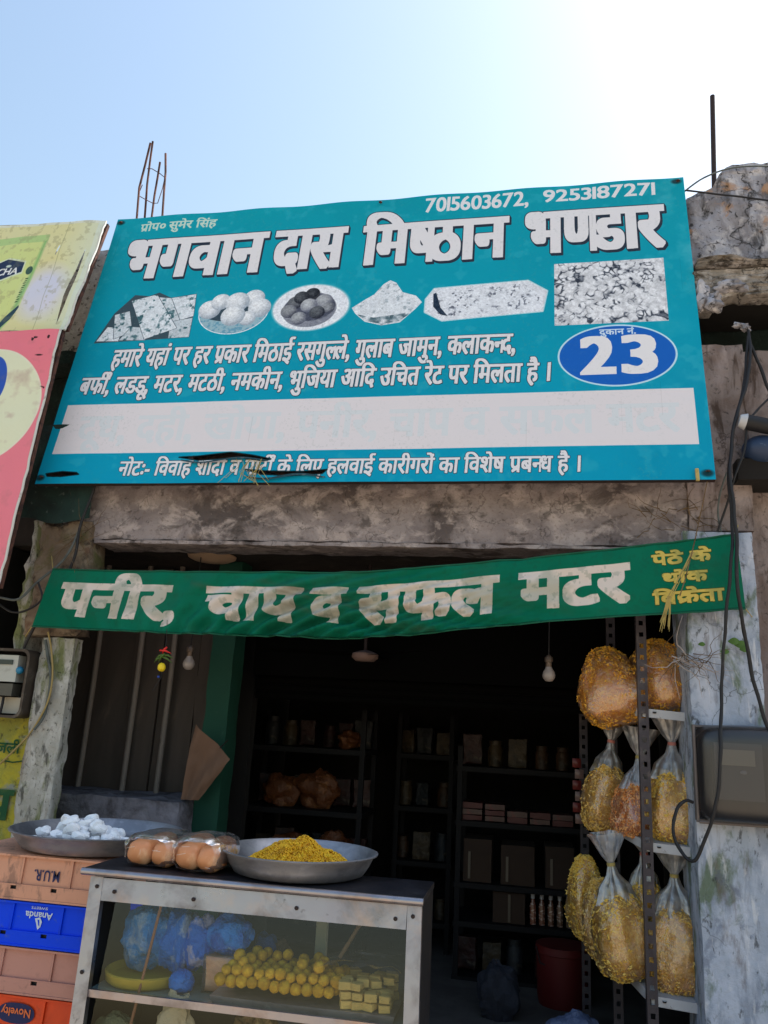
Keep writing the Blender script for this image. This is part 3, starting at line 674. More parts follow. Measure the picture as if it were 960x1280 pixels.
# round ceiling boss under the slab and the fan hook deeper inside
p = at(262, 707, 4.03)
obj('ceiling_boss', MB().lathe([(.0, -.030), (.035, -.030), (.05, -.022), (.10, -.020), (.125, -.008), (.13, .004)], (p[0]+.03, 3.98, 2.338), 28), mat('tan_boss_plaster', (196, 164, 136), .9), shop, 40)
fan = thing('ceiling_fan', 'small dusty ceiling fan hub hanging in the dark behind the banner', 'fan', (-.83, 4.15, 1.9))
obj('rod', MB().tube([(-.83, 4.15, 1.85), (-.83, 4.15, 2.345)], .010, 8), iron_dark, fan, 60)
obj('hub', MB().lathe([(0, .0), (.05, .002), (.07, .02), (.07, .04), (.03, .055), (.0, .06)], (-.83, 4.15, 1.83), 20), wood_post, fan, 50)
for k in range(3):
    a = R(75+120*k); ca, sa = math.cos(a), math.sin(a)
    obj('blade', MB().grid(lambda u, v: (-.83+ca*(.07+.5*u)-sa*(v-.5)*(.09+.03*u), 4.15+sa*(.07+.5*u)+ca*(v-.5)*(.09+.03*u), 1.862+.01*(v-.5)), 6, 2), shutter_m, fan, 60)

# ---------------------------------------------------------------- parapet and broken ledge beyond the signboard's far end
nb = thing('neighbour_building', 'next building with a crumbling grey parapet and brown rendered wall beside the signboard', 'building', (1.9, 3.7, 0))
obj('recess_back', rough_box(.60, 3.4, 4.0, 4.1, 3.0, 3.60, .1, .01, .01, 49), shade_green, nb, 50)  # black of the recess is shade put into its colour
obj('wall', rough_box(.98, 3.4, 3.72, 3.95, 0, 3.33, .05, .008, .012, 41), brown_wall, nb, 50)
def lumps(x0, x1, y0, y1, zb, zt, st, amp, seed):
    m = rough_box(x0, x1, y0, y1, 0, 1, st, amp, amp*1.5, seed); a = np.array(m.v)
    zl = np.interp(a[:, 0], *zip(*zb)); zh = np.interp(a[:, 0], *zip(*zt)); a[:, 2] = zl+(zh-zl)*a[:, 2]
    m.v = [tuple(p) for p in a]; return m
obj('parapet', lumps(.802, 3.4, 3.80, 4.05, [(.8, 3.66), (3.4, 3.60)], [(.8, 4.26), (.93, 4.30), (.965, 4.33), (.985, 4.42), (1.05, 4.45), (1.25, 4.44), (3.4, 4.40)], .035, .014, 42), old_concrete, nb, 50)
obj('ledge_underside_shade', rough_box(.80, 3.4, 3.705, 3.98, 3.57, 3.66, .08, .006, .01, 57), shade_dark, nb, 50)  # dark slab added to give the shade band below the ledge
obj('ledge', lumps(.79, 3.4, 3.60, 3.70, [(.79, 3.50), (.86, 3.49), (.875, 3.54), (.98, 3.57), (1.0, 3.56), (3.4, 3.52)], [(.79, 3.70), (1.0, 3.705), (3.4, 3.66)], .018, .016, 43), broken_concrete, nb, 50)
obj('ledge_slab', lumps(.80, 3.4, 3.565, 3.88, [(.80, 3.715), (3.4, 3.68)], [(.80, 3.745), (.95, 3.765), (1.02, 3.735), (3.4, 3.72)], .018, .014, 44), broken_concrete, nb, 50)
for (x, y, z, rx, ry, rz, sd_) in ((.815, 3.60, 3.56, .04, .04, .075, 1), (.86, 3.59, 3.52, .045, .04, .045, 2), (.94, 3.585, 3.60, .075, .04, .03, 3)):
    obj('rubble_lump', MB().sphere((x, y, z), (rx, ry, rz), 26, 18, .55, sd_), old_concrete, nb, 35)
# building behind the other end, recess shade put into its dark walls
lb = thing('shade_dark_building', 'shade darkened neighbouring wall with a mud yellow foot, beside the pale pillar', 'building', (-3, 3.9, 0))
obj('wall', rough_box(-4.6, -2.20, 4.10, 4.3, 2.36, 3.49, .08, .01, .01, 45), shade_green, lb, 50)
obj('wall', rough_box(-4.6, -2.53, 3.98, 4.09, 0, 3.40, .08, .01, .01, 55), shade_green, lb, 50)
obj('ledge', rough_box(-4.6, -2.45, 3.80, 4.08, 3.41, 3.49, .05, .01, .02, 46), shade_green, lb, 50)
obj('tarpaulin', MB().grid(lambda u, v: (-2.62+.50*u-.03*v, 3.52+.015*math.sin(u*9+v*4)+.02*v, 2.92-.50*v+.02*math.sin(u*7)*v-.0*u), 24, 20), mat('dark_green_tarpaulin', (24, 52, 48), .8, layers=[((12, 26, 26), 5, .42, .6, .8), ((110, 120, 116), 30, .62, .7, .5)], bump=(10, .6, 6, .02)), lb, 180)
obj('wall', rough_box(-4.6, -2.312, 3.64, 3.92, 0, 1.52, .03, .006, .012, 47), yellow_wall, lb, 50)
obj('wall', rough_box(-2.50, -2.425, 3.60, 3.9, 1.525, 2.44, .03, .015, .03, 48), limewash_dirty, lb, 50)
# brush lettering on the yellow foot of the wall
def lettering(name, text, origin_, ux, uz, h, m, parent, width=None, depth=.004, off=.006, space=1.):
    c = bpy.data.curves.new(name, 'FONT'); c.body = text; c.size = 1; c.offset = off; c.extrude = .0; c.resolution_u = 3; c.space_character = space
    t = bpy.data.objects.new(name, c); COL.objects.link(t); bpy.context.view_layer.update()
    ev = t.evaluated_get(bpy.context.evaluated_depsgraph_get()); me0 = ev.to_mesh()
    P = np.array([tuple(v.co) for v in me0.vertices]); F = [tuple(p.vertices) for p in me0.polygons]; ev.to_mesh_clear(); bpy.data.objects.remove(t)
    P[:, 0] -= P[:, 0].min(); sx = (width/P[:, 0].max()) if width else h
    mb = MB(); O = Vector(origin_); ux = Vector(ux); uz = Vector(uz)
    mb.add([tuple(O+ux*float(x*sx)+uz*float(y*h)) for x, y, _ in P], F)
    o = obj(name, mb, m, parent); return o
ink_green = mat('dark_green_brush_paint', (18, 74, 44), .85, layers=[((60, 90, 50), 14, .55, .66, .7)])
q = at(2, 1018, 3.63); lettering('lettering', 'प', (q[0]-.10, 3.628, q[2]-.02), (1, 0, 0), (0, 0, 1), .20, ink_green, lb, width=.15, off=.03)
q = at(-6, 940, 3.63); lettering('lettering', 'जली', (q[0], 3.628, q[2]), (1, 0, .0), (0, 0, 1), .07, ink_green, lb, width=.13, off=.02)
obj('underline', MB().tube([tuple(at(6, 951, 3.632)), tuple(at(16, 953, 3.632)), tuple(at(30, 951, 3.632))], .003, 5), ink_green, lb)

# ---------------------------------------------------------------- the signboard
img, al = paint_sign(); sign_im = make_image('sign_print', img, al); sign_im['has_alpha'] = 1
a_ = R(-1.); b_ = R(11.); SU = Vector((math.cos(a_), math.sin(a_), 0)); SV = Vector((-math.sin(a_)*math.sin(b_), math.cos(a_)*math.sin(b_), math.cos(b_))); SN = SU.cross(SV)
STL = Vector((-2.405, 3.7905, 4.333)); SW, SH = 3.191, 1.786
sign = thing('signboard', 'wide teal signboard with white Hindi lettering, six printed sweets and a blue oval', 'signboard', tuple(STL-SV*SH+SU*SW/2))
def sp(x, y, d=0.): return STL+SU*x-SV*y+SN*d      # d>0 towards the street
sm = mat('printed_flex', (0, 0, 0), .6, image=sign_im, bump=(3.5, .25, 4, .02), spec=.10)
face = MB().grid(lambda u, v: sp(SW*u, SH*(1-v), .004+.0035*mn.noise(Vector((u*7, v*5, 0)))+(.004*math.sin(u*40+v*3)*max(0, 1-(1-v)*9))), 160, 90, uvf=lambda u, v: (u, v))
obj('printed_face', face, sm, sign, 180)
fr = MB()
for y in (.012, SH-.016): fr.bar(sp(0, y, -.016), sp(SW, y, -.016), .025, .025, SN)
for x in (.014, SW*.25, SW*.5, SW*.75, SW-.014): fr.bar(sp(x, .03, -.016), sp(x, SH-.03, -.016), .025, .025, SU)
obj('frame', fr, iron_dark, sign)
obj('back_sheet', MB().grid(lambda u, v: sp(.02+(SW-.04)*u, .02+(SH-.04)*v, -.045), 1, 1), iron_dark, sign)
for x, y in ((.03, .035), (SW-.03, .035), (.03, SH-.035), (SW-.03, SH-.035), (SW*.5, .03)):
    obj('nail', MB().lathe([(0, .006), (.008, .004), (.010, 0)], tuple(sp(x, y, .012)), 10), rust, sign)
obj('clip', MB().bar(sp(SW-.075, SH-.045, .016), sp(SW-.075, SH+.012, .016), .014, .01, SU), straw_m, sign)
flapm = mat('peeling_flex', (10, 60, 66), .6, layers=[((120, 120, 112), 20, .56, .66, .7)])
for x0, x1, y0, dz in ((.755, 1.20, 1.66, .03), (1.10, 1.49, 1.752, .02)):
    obj('torn_flap', MB().grid(lambda u, v, x0=x0, x1=x1, y0=y0, dz=dz: sp(x0+(x1-x0)*u, y0+.012*math.sin(u*7)+v*(.006+.012*math.sin(u*3.1)), .010+dz*.5*v*math.sin(u*3.1)), 24, 3), flapm, sign, 180)
for k in range(14):
    x = 1.02+rnd.random()*.16; y = 1.66+rnd.random()*.04
    obj('frayed_thread', MB().tube([sp(x, y, .012), sp(x+rnd.uniform(-.03, .03), y+.05, .02), sp(x+rnd.uniform(-.06, .06), y+.10+rnd.random()*.03, .014)], .0013, 4), straw_m, sign)

# ---------------------------------------------------------------- green cloth banner
ban_im = make_image('banner_print', paint_banner())
def bp(u, v):
    pu = [0, .10, .45, .75, 1.]
    tops = [at(66, 711, 3.47), at(160, 714, 3.46), at(452, 716, 3.45), at(700, 694, 3.46), at(920, 668, 3.47)]
    bots = [at(40, 783, 3.47), at(180, 790, 3.46), at(455, 799, 3.44), at(700, 775, 3.46), at(932, 761, 3.47)]
    return tops, bots
_t, _b = bp(0, 0)
def catmull(P, xs, x):
    return np.array([np.interp(x, xs, [p[i] for p in P]) for i in range(3)])
def banner_fn(u, v):
    tx = [(p[0]-_t[0][0])/(_t[-1][0]-_t[0][0]) for p in _t]; bx = [(p[0]-_b[0][0])/(_b[-1][0]-_b[0][0]) for p in _b]
    def sm_(P, xs):
        acc = np.zeros(3)
        for d, w_ in ((-.06, .2), (0, .6), (.06, .2)): acc += w_*catmull(P, xs, min(max(u+d, 0), 1)) if .06 < u < .94 else w_*catmull(P, xs, u)
        return acc
    A = sm_(_t, tx); B = sm_(_b, bx); p = A*(1-v)+B*v
    env = math.sin(math.pi*min(max(u, 0), 1))**.5
    # folds run from the top corners down to the sagging middle
    f = .014*math.sin(34*v+9*(u-.45)*14*(.5+v))*math.exp(-((u-.38)/.26)**2)*(.4+v)+.016*math.sin(22*(v-1.1*abs(u-.46)*2.3)+2)*math.exp(-((u-.5)/.22)**2)*v
    f += .010*mn.noise(Vector((u*16, v*1.6, 3)))+.006*mn.noise(Vector((u*40, v*4, 8)))
    if u > .88: f += .008*math.sin((u-.88)*120)*(1-v)
    p[1] += -f*env*1.7-.01*v*(1-v)
    p[2] += .004*mn.noise(Vector((u*30, 0, 1)))*(1 if v in (0, 1) else 0)
    return p
banner = thing('cloth_banner', 'green cloth banner with white Hindi words sagging across the shop front', 'banner', (-.7, 3.46, 1.87))
bm_ = mat('green_banner_cloth', (0, 0, 0), .8, image=ban_im, bump=(160, .25, 3, .002), spec=.1)
obj('cloth', MB().grid(banner_fn, 260, 26, uvf=lambda u, v: (u, 1-v), flip=True), bm_, banner, 180)
hem = MB()
for v_ in (0, 1): hem.tube([tuple(banner_fn(i/60, v_)) for i in range(61)], .0035, 6)
obj('hem_cord', hem, mat('green_hem', (6, 84, 62), .85), banner, 60)
for (u_, v_, q) in ((0, 0, (-2.33, 3.56, 2.24)), (0, 1, (-2.40, 3.56, 1.84)), (1, 0, (.90, 3.57, 2.43)), (1, 1, (.93, 3.56, 2.03))):
    obj('tie_string', MB().tube([tuple(banner_fn(u_, v_)), q], .002, 5), straw_m, banner)

# ---------------------------------------------------------------- torn flex signs of the next shop
def panel_thing(name, label, img_, P00, P10, P01, P11, wn, holes=None):
    # corners: top far, top near, bottom far, bottom near (near = towards the teal board)
    A, B, Cc, D = [np.array(p, float) for p in (P00, P10, P01, P11)]
    def fn(u, v): 
        p = (A*(1-u)+B*u)*(1-v)+(Cc*(1-u)+D*u)*v
        p = p+np.array([0, -1, .2])*(.010*mn.noise(Vector((u*6, v*5, wn)))+.006*math.sin(u*9+v*3)+.006*max(0, u-.93)*6*math.sin(v*19))
        if u > .985: p[0] += .006*mn.noise(Vector((v*22, wn, 0)))
        return p
    t = thing(name, label, 'sign', tuple((Cc+D)/2)); im = make_image(name+'_print', img_[0], img_[1]); im['has_alpha'] = 1
    obj('printed_face', MB().grid(fn, 60, 60, uvf=lambda u, v: (u, 1-v), flip=True), mat(name+'_flex', (0, 0, 0), .6, image=im, bump=(8, .4, 5, .01), spec=.12), t, 180)
    fb = MB(); off = np.array([0, .03, 0])
    for a, b in ((A, B), (B, D), (D, Cc)): fb.bar(tuple(a+off+(b-a)*.01), tuple(b+off-(b-a)*.01), .02, .02, (0, 1, 0))
    obj('frame', fb, rust, t)
    obj('folded_edge', MB().tube([tuple(fn(1, k/28)+np.array([.002, .006, 0])) for k in range(29)], .0065, 8), mat(name+'_hem', (196, 196, 190), .6, layers=[((140, 120, 110), 10, .55, .65, .7)]), t, 60)
    return t
i1 = paint_milk_cha(); al1 = np.ones(i1.shape[:2])
for pts in ([(1520, 235), (1528, 330), (1534, 520), (1530, 660), (1518, 760), (1512, 850), (1500, 770), (1494, 640), (1502, 480), (1512, 330)], [(1302, 215), (1308, 222), (1300, 300), (1293, 290)]):
    al1 *= 1-(poly_mask(*i1.shape[:2], pts) > .5)
i1[:, 1560:] = i1[:, 1560:]*.3+np.array((206, 216, 206))*.7
panel_thing('tea_sign', 'pale yellow and green flex sign with a torn slit and a navy badge', (i1, al1), (-3.56, 3.625, 4.245), (-2.405, 3.662, 4.235), (-3.56, 3.42, 3.415), (-2.388, 3.425, 3.42), 1.)
i2 = paint_pink(); al2 = np.ones(i2.shape[:2])
for cx, cy, rx, ry in ((560, 40, 14, 5), (552, 45, 6, 12), (625, 40, 6, 9), (600, 130, 16, 4), (640, 285, 16, 8)):
    e, _ = ellipse(*i2.shape[:2], cx, cy, rx, ry, 2); e *= (fbm(*i2.shape[:2], 12, 2, cx) > .42); blend(i2, e, (50, 34, 34))
panel_thing('pink_sign', 'faded pink flex sign with a pale disc and part of a blue letter', (i2, al2), (-3.20, 3.385, 3.40), (-2.390, 3.40, 3.405), (-3.13, 3.155, 2.0), (-2.318, 3.16, 2.0), 2.)

# ---------------------------------------------------------------- starter bars and iron pole on the roof
rb = thing('column_starter_bars', 'four bent rusty reinforcing bars rising above the teal board', 'rebar', (-2.25, 4.0, 4.24))
def rods(pts, r=.0075): return MB().tube([tuple(at(x, y, dy)) for x, y, dy in pts], r, 6)
obj('bar', rods([(170, 285, 3.97), (174, 235, 3.97), (181, 208, 3.97), (188, 179, 3.97)]), rust, rb, 60)
obj('bar', rods([(180, 285, 4.06), (184, 230, 4.06), (188, 198, 4.06), (191, 177, 4.06)]), rust, rb, 60)
obj('bar', rods([(188, 285, 4.08), (193, 245, 4.08), (197, 222, 4.08), (200, 203, 4.08)]), rust, rb, 60)
obj('bar', rods([(202, 285, 3.98), (205, 240, 3.98), (207, 215, 3.98), (207, 192, 3.98)]), rust, rb, 60)
obj('binding_wire', MB().tube([tuple(at(x, y, 4.02)) for x, y in ((178, 231), (173, 243), (174, 245), (183, 250), (191, 254), (197, 254), (203, 236), (206, 222), (200, 217), (190, 211), (184, 211))], .0028, 5), rust, rb, 60)
pole = obj('roof_pole', MB().tube([tuple(at(893, 245, 3.93)), tuple(at(890.5, 120, 3.93))], .0135, 8), iron_dark, None, 60)
tag(pole, 'single straight dark iron pole standing on the grey parapet', 'pole')

# ---------------------------------------------------------------- cables
def wire(name, pts, r, m, label, cat='cable', group=None, sub=6):
    P = [Vector(at(x, y, d)) for x, y, d in pts]; Q = []
    for i in range(len(P)-1):
        a, b, c, d = P[max(i-1, 0)], P[i], P[i+1], P[min(i+2, len(P)-1)]
        for k in range(sub):
            t = k/sub; Q.append(.5*((2*b)+(c-a)*t+(2*a-5*b+4*c-d)*t*t+(3*b-a-3*c+d)*t**3))
    Q.append(P[-1])
    Q = [q+Vector((mn.noise(q*9), mn.noise(q*9+Vector((5, 0, 0)))*.5, 0))*r*1.1 for q in Q]; rr_ = [r*(1+.16*mn.noise(q*30)) for q in Q]
    return tag(obj(name, MB().tube([tuple(q) for q in Q], rr_, 7), m, None, 60), label, cat, group)
wire('cable', [(935, 412, 3.56), (938, 440, 3.53), (934, 475, 3.5), (922, 515, 3.47), (914, 560, 3.45), (913, 600, 3.42), (917, 640, 3.41), (921, 690, 3.40), (922, 740, 3.40), (932, 800, 3.44), (944, 860, 3.46), (962, 915, 3.46), (985, 980, 3.46)], .0075, cable, 'thick black cable falling from the broken ledge past the banner end')
wire('cable', [(935, 420, 3.55), (930, 480, 3.52), (918, 530, 3.48), (911, 600, 3.44), (915, 660, 3.43), (914, 700, 3.40), (908, 760, 3.40), (904, 820, 3.42), (902, 880, 3.42), (901, 935, 3.38), (895, 1000, 3.38), (885, 1040, 3.40), (868, 1076, 3.42), (850, 1062, 3.46), (842, 1040, 3.47), (846, 1012, 3.48), (858, 1001, 3.49), (868, 1003, 3.5)], .0068, cable, 'black cable hanging over the tinted meter cover and looping back into its side')
wire('cable', [(936, 425, 3.55), (948, 455, 3.55), (965, 492, 3.55)], .007, cable, 'short black cable branching from under the ledge towards the wall edge')
wire('cable', [(962, 497, 3.52), (947, 512, 3.50), (935, 528, 3.47), (930, 560, 3.46), (918, 600, 3.46), (905, 640, 3.50), (898, 665, 3.52)], .005, cable, 'thin black cable crossing in front of the junction dome')
wire('cable', [(909, 590, 3.5), (900, 615, 3.53), (897, 640, 3.55), (902, 665, 3.55)], .004, cable_grey, 'thin grey cable curling off the signboard corner')
wire('cable', [(855, 240, 3.78), (880, 222, 3.78), (915, 210, 3.78), (960, 208, 3.78), (1010, 215, 3.78)], .0045, cable_grey, 'grey wire arching against the sky over the parapet')
wire('cable', [(857, 238, 3.76), (890, 242, 3.75), (925, 246, 3.76), (962, 251, 3.77), (1000, 257, 3.77)], .005, cable, 'black wire stretched across the face of the grey parapet')
wire('cable', [(120, 600, 3.50), (100, 660, 3.5), (92, 700, 3.5), (72, 745, 3.5), (45, 780, 3.5), (30, 810, 3.52)], .007, cable, 'black cable running down the mossy pillar top to the open meter box')
wire('cable', [(98, 665, 3.50), (80, 700, 3.5), (50, 725, 3.48), (25, 748, 3.46), (5, 748, 3.46), (-20, 740, 3.46)], .006, cable_grey, 'grey cable sweeping from the pillar top towards the pink sign')
wire('cable', [(48, 728, 3.47), (52, 748, 3.47), (35, 762, 3.47), (15, 765, 3.47), (-8, 750, 3.47)], .005, cable, 'small black loop of cable below the pink sign')
wire('cable', [(60, 790, 3.53), (66, 830, 3.53), (62, 870, 3.53), (48, 900, 3.53), (30, 925, 3.56), (0, 955, 3.58)], .0045, mat('yellowed_cable', (150, 132, 84), .7), 'thin yellowed cable slanting down the yellow wall under the meter box')
wire('cable', [(56, 800, 3.54), (64, 845, 3.54), (56, 890, 3.54), (42, 912, 3.54)], .008, cable_grey, 'thick grey cable bent round the open meter box')
wire('string', [(884, 602, 3.40), (878, 630, 3.42), (872, 660, 3.43), (865, 690, 3.42), (858, 718, 3.40), (850, 745, 3.40)], .0022, twig_m, 'thin brown string tied from the signboard clip down over the banner', 'string')

# junction fitting: dark conduit with a pale end over a blue and white dome
jf = thing('conduit_fitting', 'dark conduit with a pale end cap on the brown wall', 'electrical fitting', (.98, 3.5, 2.8))
A, B = at(930, 527, 3.46), at(975, 536, 3.46)
obj('conduit', MB().tube([tuple(A), tuple(B), tuple(B+np.array([.2, .0, -.02]))], .034, 16), cable, jf, 50)
obj('end_cap', MB().tube([tuple(A-(B-A)*.14), tuple(A+(B-A)*.05)], [.026, .037], 16), white_paint, jf, 50)
jd = thing('junction_dome', 'blue and white plastic dome hanging below the dark conduit', 'electrical fitting', (1.0, 3.5, 2.7))
p = at(948, 558, 3.5); obj('dome', MB().sphere((p[0]+.02, 3.52, p[2]-.01), (.085, .07, .065), 22, 14), mat('blue_white_plastic', (38, 56, 86), .5, layers=[((130, 146, 170), 9, .55, .62, .7), ((40, 90, 160), 4, .56, .62, .8)]), jd, 60)
obj('base', MB().box(p[0]-.09, p[0]+.30, 3.50, 3.70, p[2]-.15, p[2]-.055), shade_dark, jd)
tag(obj('broken_insulator', MB().sphere(tuple(at(932, 410, 3.57)), (.022, .03, .016), 10, 7, .9, 3).sphere(tuple(at(922, 407, 3.57)), (.02, .02, .012), 10, 7, .9, 5).tube([tuple(at(918, 404, 3.57)), tuple(at(930, 406, 3.55)), tuple(at(938, 414, 3.56))], .007, 6), old_concrete, None, 40), 'broken pale insulator under the ledge that the black cables hang from', 'insulator')
# ---------------------------------------------------------------- electricity meters
# open box with a grey meter on the mossy pillar
mb1 = thing('open_meter_box', 'open metal box holding a pale grey electricity meter above the yellow wall', 'meter box', (-2.4, 3.55, 1.44))
def rrect(x0, x1, z0, z1, r, n=6):
    q = []
    for cx, cz, a0 in ((x1-r, z1-r, 0), (x0+r, z1-r, 90), (x0+r, z0+r, 180), (x1-r, z0+r, 270)):
        for k in range(n+1): a = R(a0+90*k/n); q.append((cx+r*math.cos(a), cz+r*math.sin(a)))
    return q
bx0, bx1, bz0, bz1 = -2.62, -2.318, 1.455, 1.775
def shell(y0, y1, prof, mbx=None):
    m = mbx or MB(); n = len(prof); b = len(m.v)
    for y in (y0, y1): m.v += [(x, y, z) for x, z in prof]
    for k in range(n): k2 = (k+1) % n; m.f.append((b+k, b+k2, b+n+k2, b+n+k))
    return m
pr = rrect(bx0, bx1, bz0, bz1, .04)
s_ = shell(3.50, 3.60, pr); shell(3.60, 3.50, rrect(bx0+.012, bx1-.012, bz0+.012, bz1-.012, .034), s_)
b = len(s_.v); pin = rrect(bx0+.012, bx1-.012, bz0+.012, bz1-.012, .034); n_ = len(pr)
s_.v += [(x, 3.50, z) for x, z in pr]+[(x, 3.50, z) for x, z in pin]
for k in range(n_): k2 = (k+1) % n_; s_.f.append((b+k, b+k2, b+n_+k2, b+n_+k))
obj('box_rim', s_, mat('dulled_box_metal', (70, 62, 56), .6, metal=.4, layers=[((110, 104, 96), 12, .5, .65, .6)]), mb1, 40)
obj('box_back', MB().box(bx0+.01, bx1-.01, 3.585, 3.60, bz0+.01, bz1-.01), shade_dark, mb1)
grey_pl = mat('pale_grey_plastic', (172, 176, 172), .5, layers=[((110, 112, 106), 12, .5, .66, .6)])
m1_ = obj('meter', rough_box(-2.60, -2.385, 3.515, 3.58, 1.62, 1.745, .04, .001, .002, 50), grey_pl, mb1, 50)
obj('display', MB().box(-2.50, -2.41, 3.508, 3.513, 1.70, 1.722), mat('dark_display', (46, 60, 60), .3), m1_)
obj('terminal_cover', rough_box(-2.60, -2.39, 3.512, 3.58, 1.555, 1.612, .04, .001, .002, 51), mat('smoky_cover', (74, 74, 68), .5), mb1, 50)
obj('seal_knob', MB().sphere((-2.372, 3.52, 1.675), (.018, .02, .018), 12, 8), mat('blue_plastic', (40, 120, 160), .4), m1_, 60)
obj('pale_card', MB().box(-2.60, -2.35, 3.57, 3.578, 1.475, 1.55), mat('pale_card_paper', (176, 172, 160), .8), mb1)
for x in (-2.53, -2.455): obj('wire', MB().tube([(x, 3.55, 1.56), (x+.008, 3.54, 1.52), (x-.004, 3.55, 1.46)], .007, 6), cable, mb1, 60)
# tinted cover with a meter behind it, on the blue-grey pillar
mb2 = thing('covered_meter_box', 'smoky brown see-through meter box on the blue grey pillar with a cable in front', 'meter box', (.84, 3.5, 1.22))
x0, x1, z0, z1 = .668, 1.08, 1.215, 1.575
def cov(u, v):
    x = x0+(x1-x0)*u; z = z0+(z1-z0)*v; qx, qz = abs(2*u-1), abs(2*v-1); d = .12*max(0., 1-(qx**7+qz**7))**.30
    return (x, 3.545-d-.006*math.sin(u*3.1), z+.012*math.sin(u*math.pi)*(v-.0))
tint = film('smoky_cover_film', (.40, .40, .42), .09, .38)
lip_ = MB().tube([(x0, 3.535, z0), (x0, 3.535, z1), (x1, 3.535, z1), (x1, 3.535, z0), (x0, 3.535, z0)], .008, 6); obj('cover_lip', lip_, mat('grey_lip', (96, 92, 94), .4), mb2, 60)
obj('cover', MB().grid(cov, 44, 40), tint, mb2, 60)
obj('back_plate', MB().box(x0, x1, 3.540, 3.556, z0, z1), mat('grey_back_plate', (78, 78, 84), .7), mb2)
m2_ = obj('meter', rough_box(.735, .915, 3.49, 3.54, 1.30, 1.515, .05, .001, .002, 52), mat('dusty_meter_plastic', (118, 118, 122), .6), mb2, 50)
obj('display', MB().box(.755, .885, 3.484, 3.489, 1.43, 1.49), mat('pale_display', (190, 184, 168), .4), m2_)
obj('seal', MB().sphere((.84, 3.486, 1.405), (.014, .006, .008), 10, 6), white_paint, m2_, 60)
hg = MB().tube([(x0-.004, 3.50, z0-.004), (x0-.004, 3.505, z1+.004)], .006, 6).tube([(x0, 3.49, z0-.003), (x1, 3.49, z0-.003)], .006, 6)
obj('hinge_rod', hg, mat('greyed_edge', (112, 104, 102), .6), mb2, 60)

# ---------------------------------------------------------------- slotted rack of snack bags
rk = thing('snack_rack', 'dark slotted angle iron rack with three white edged shelves at the pillar', 'rack', (.5, 3.75, .12))
def upright(x, y, zt, tw=.042, tone=angle_iron):
    o = MB(); n = int((zt-.12)/.05)
    # front leaf with real slots: two side strips and bridges between them
    o.box(x, x+.012, y, y+.004, .12, zt); o.box(x+tw-.012, x+tw, y, y+.004, .12, zt)
    for k in range(n): z = .12+k*.05; o.box(x+.0121, x+tw-.0121, y, y+.004, z, z+.030)
    o.box(x, x+.004, y+.0041, y+tw, .12, zt)
    return obj('upright', o, tone, rk)
upright(.478, 3.70, 2.30); upright(.395, 4.18, 2.30); upright(.285, 4.62, 2.30); upright(.72, 3.72, 2.30)
for zt, dz in ((1.640, -.016), (1.098, -.010), (.528, -.014)):
    o = MB()
    zr = zt+dz
    A = [(.50, 3.715), (.93, 3.70), (.93, 4.62), (.30, 4.62)]
    zs = [zt, zr-.01, zr+.05, zt+.05]
    o.hexa([(x, y, z-.004) for (x, y), z in zip(A, zs)]+[(x, y, z) for (x, y), z in zip(A, zs)])
    spl = obj('shelf_plate', o, white_paint, rk)
    o = MB()
    for (a, b_, za, zb) in ((A[0], A[1], zs[0], zs[1]), (A[3], A[0], zs[3], zs[0])):
        d = Vector((b_[0]-a[0], b_[1]-a[1], 0)).normalized(); nx, ny = d.y*.004, -d.x*.004
        o.hexa([(a[0], a[1], za-.034), (b_[0], b_[1], zb-.034), (b_[0]+nx, b_[1]+ny, zb-.034), (a[0]+nx, a[1]+ny, za-.034),
                (a[0], a[1], za+.002), (b_[0], b_[1], zb+.002), (b_[0]+nx, b_[1]+ny, zb+.002), (a[0]+nx, a[1]+ny, za+.002)])
    obj('shelf_edge', o, white_paint, spl)
    obj('bolt', MB().lathe([(0, -.004), (.007, -.003), (.008, 0), (.008, .003)], (0, 0, 0), 8), cable, rk).location = Vector((.545, 3.706, zt-.018))-wloc(rk)

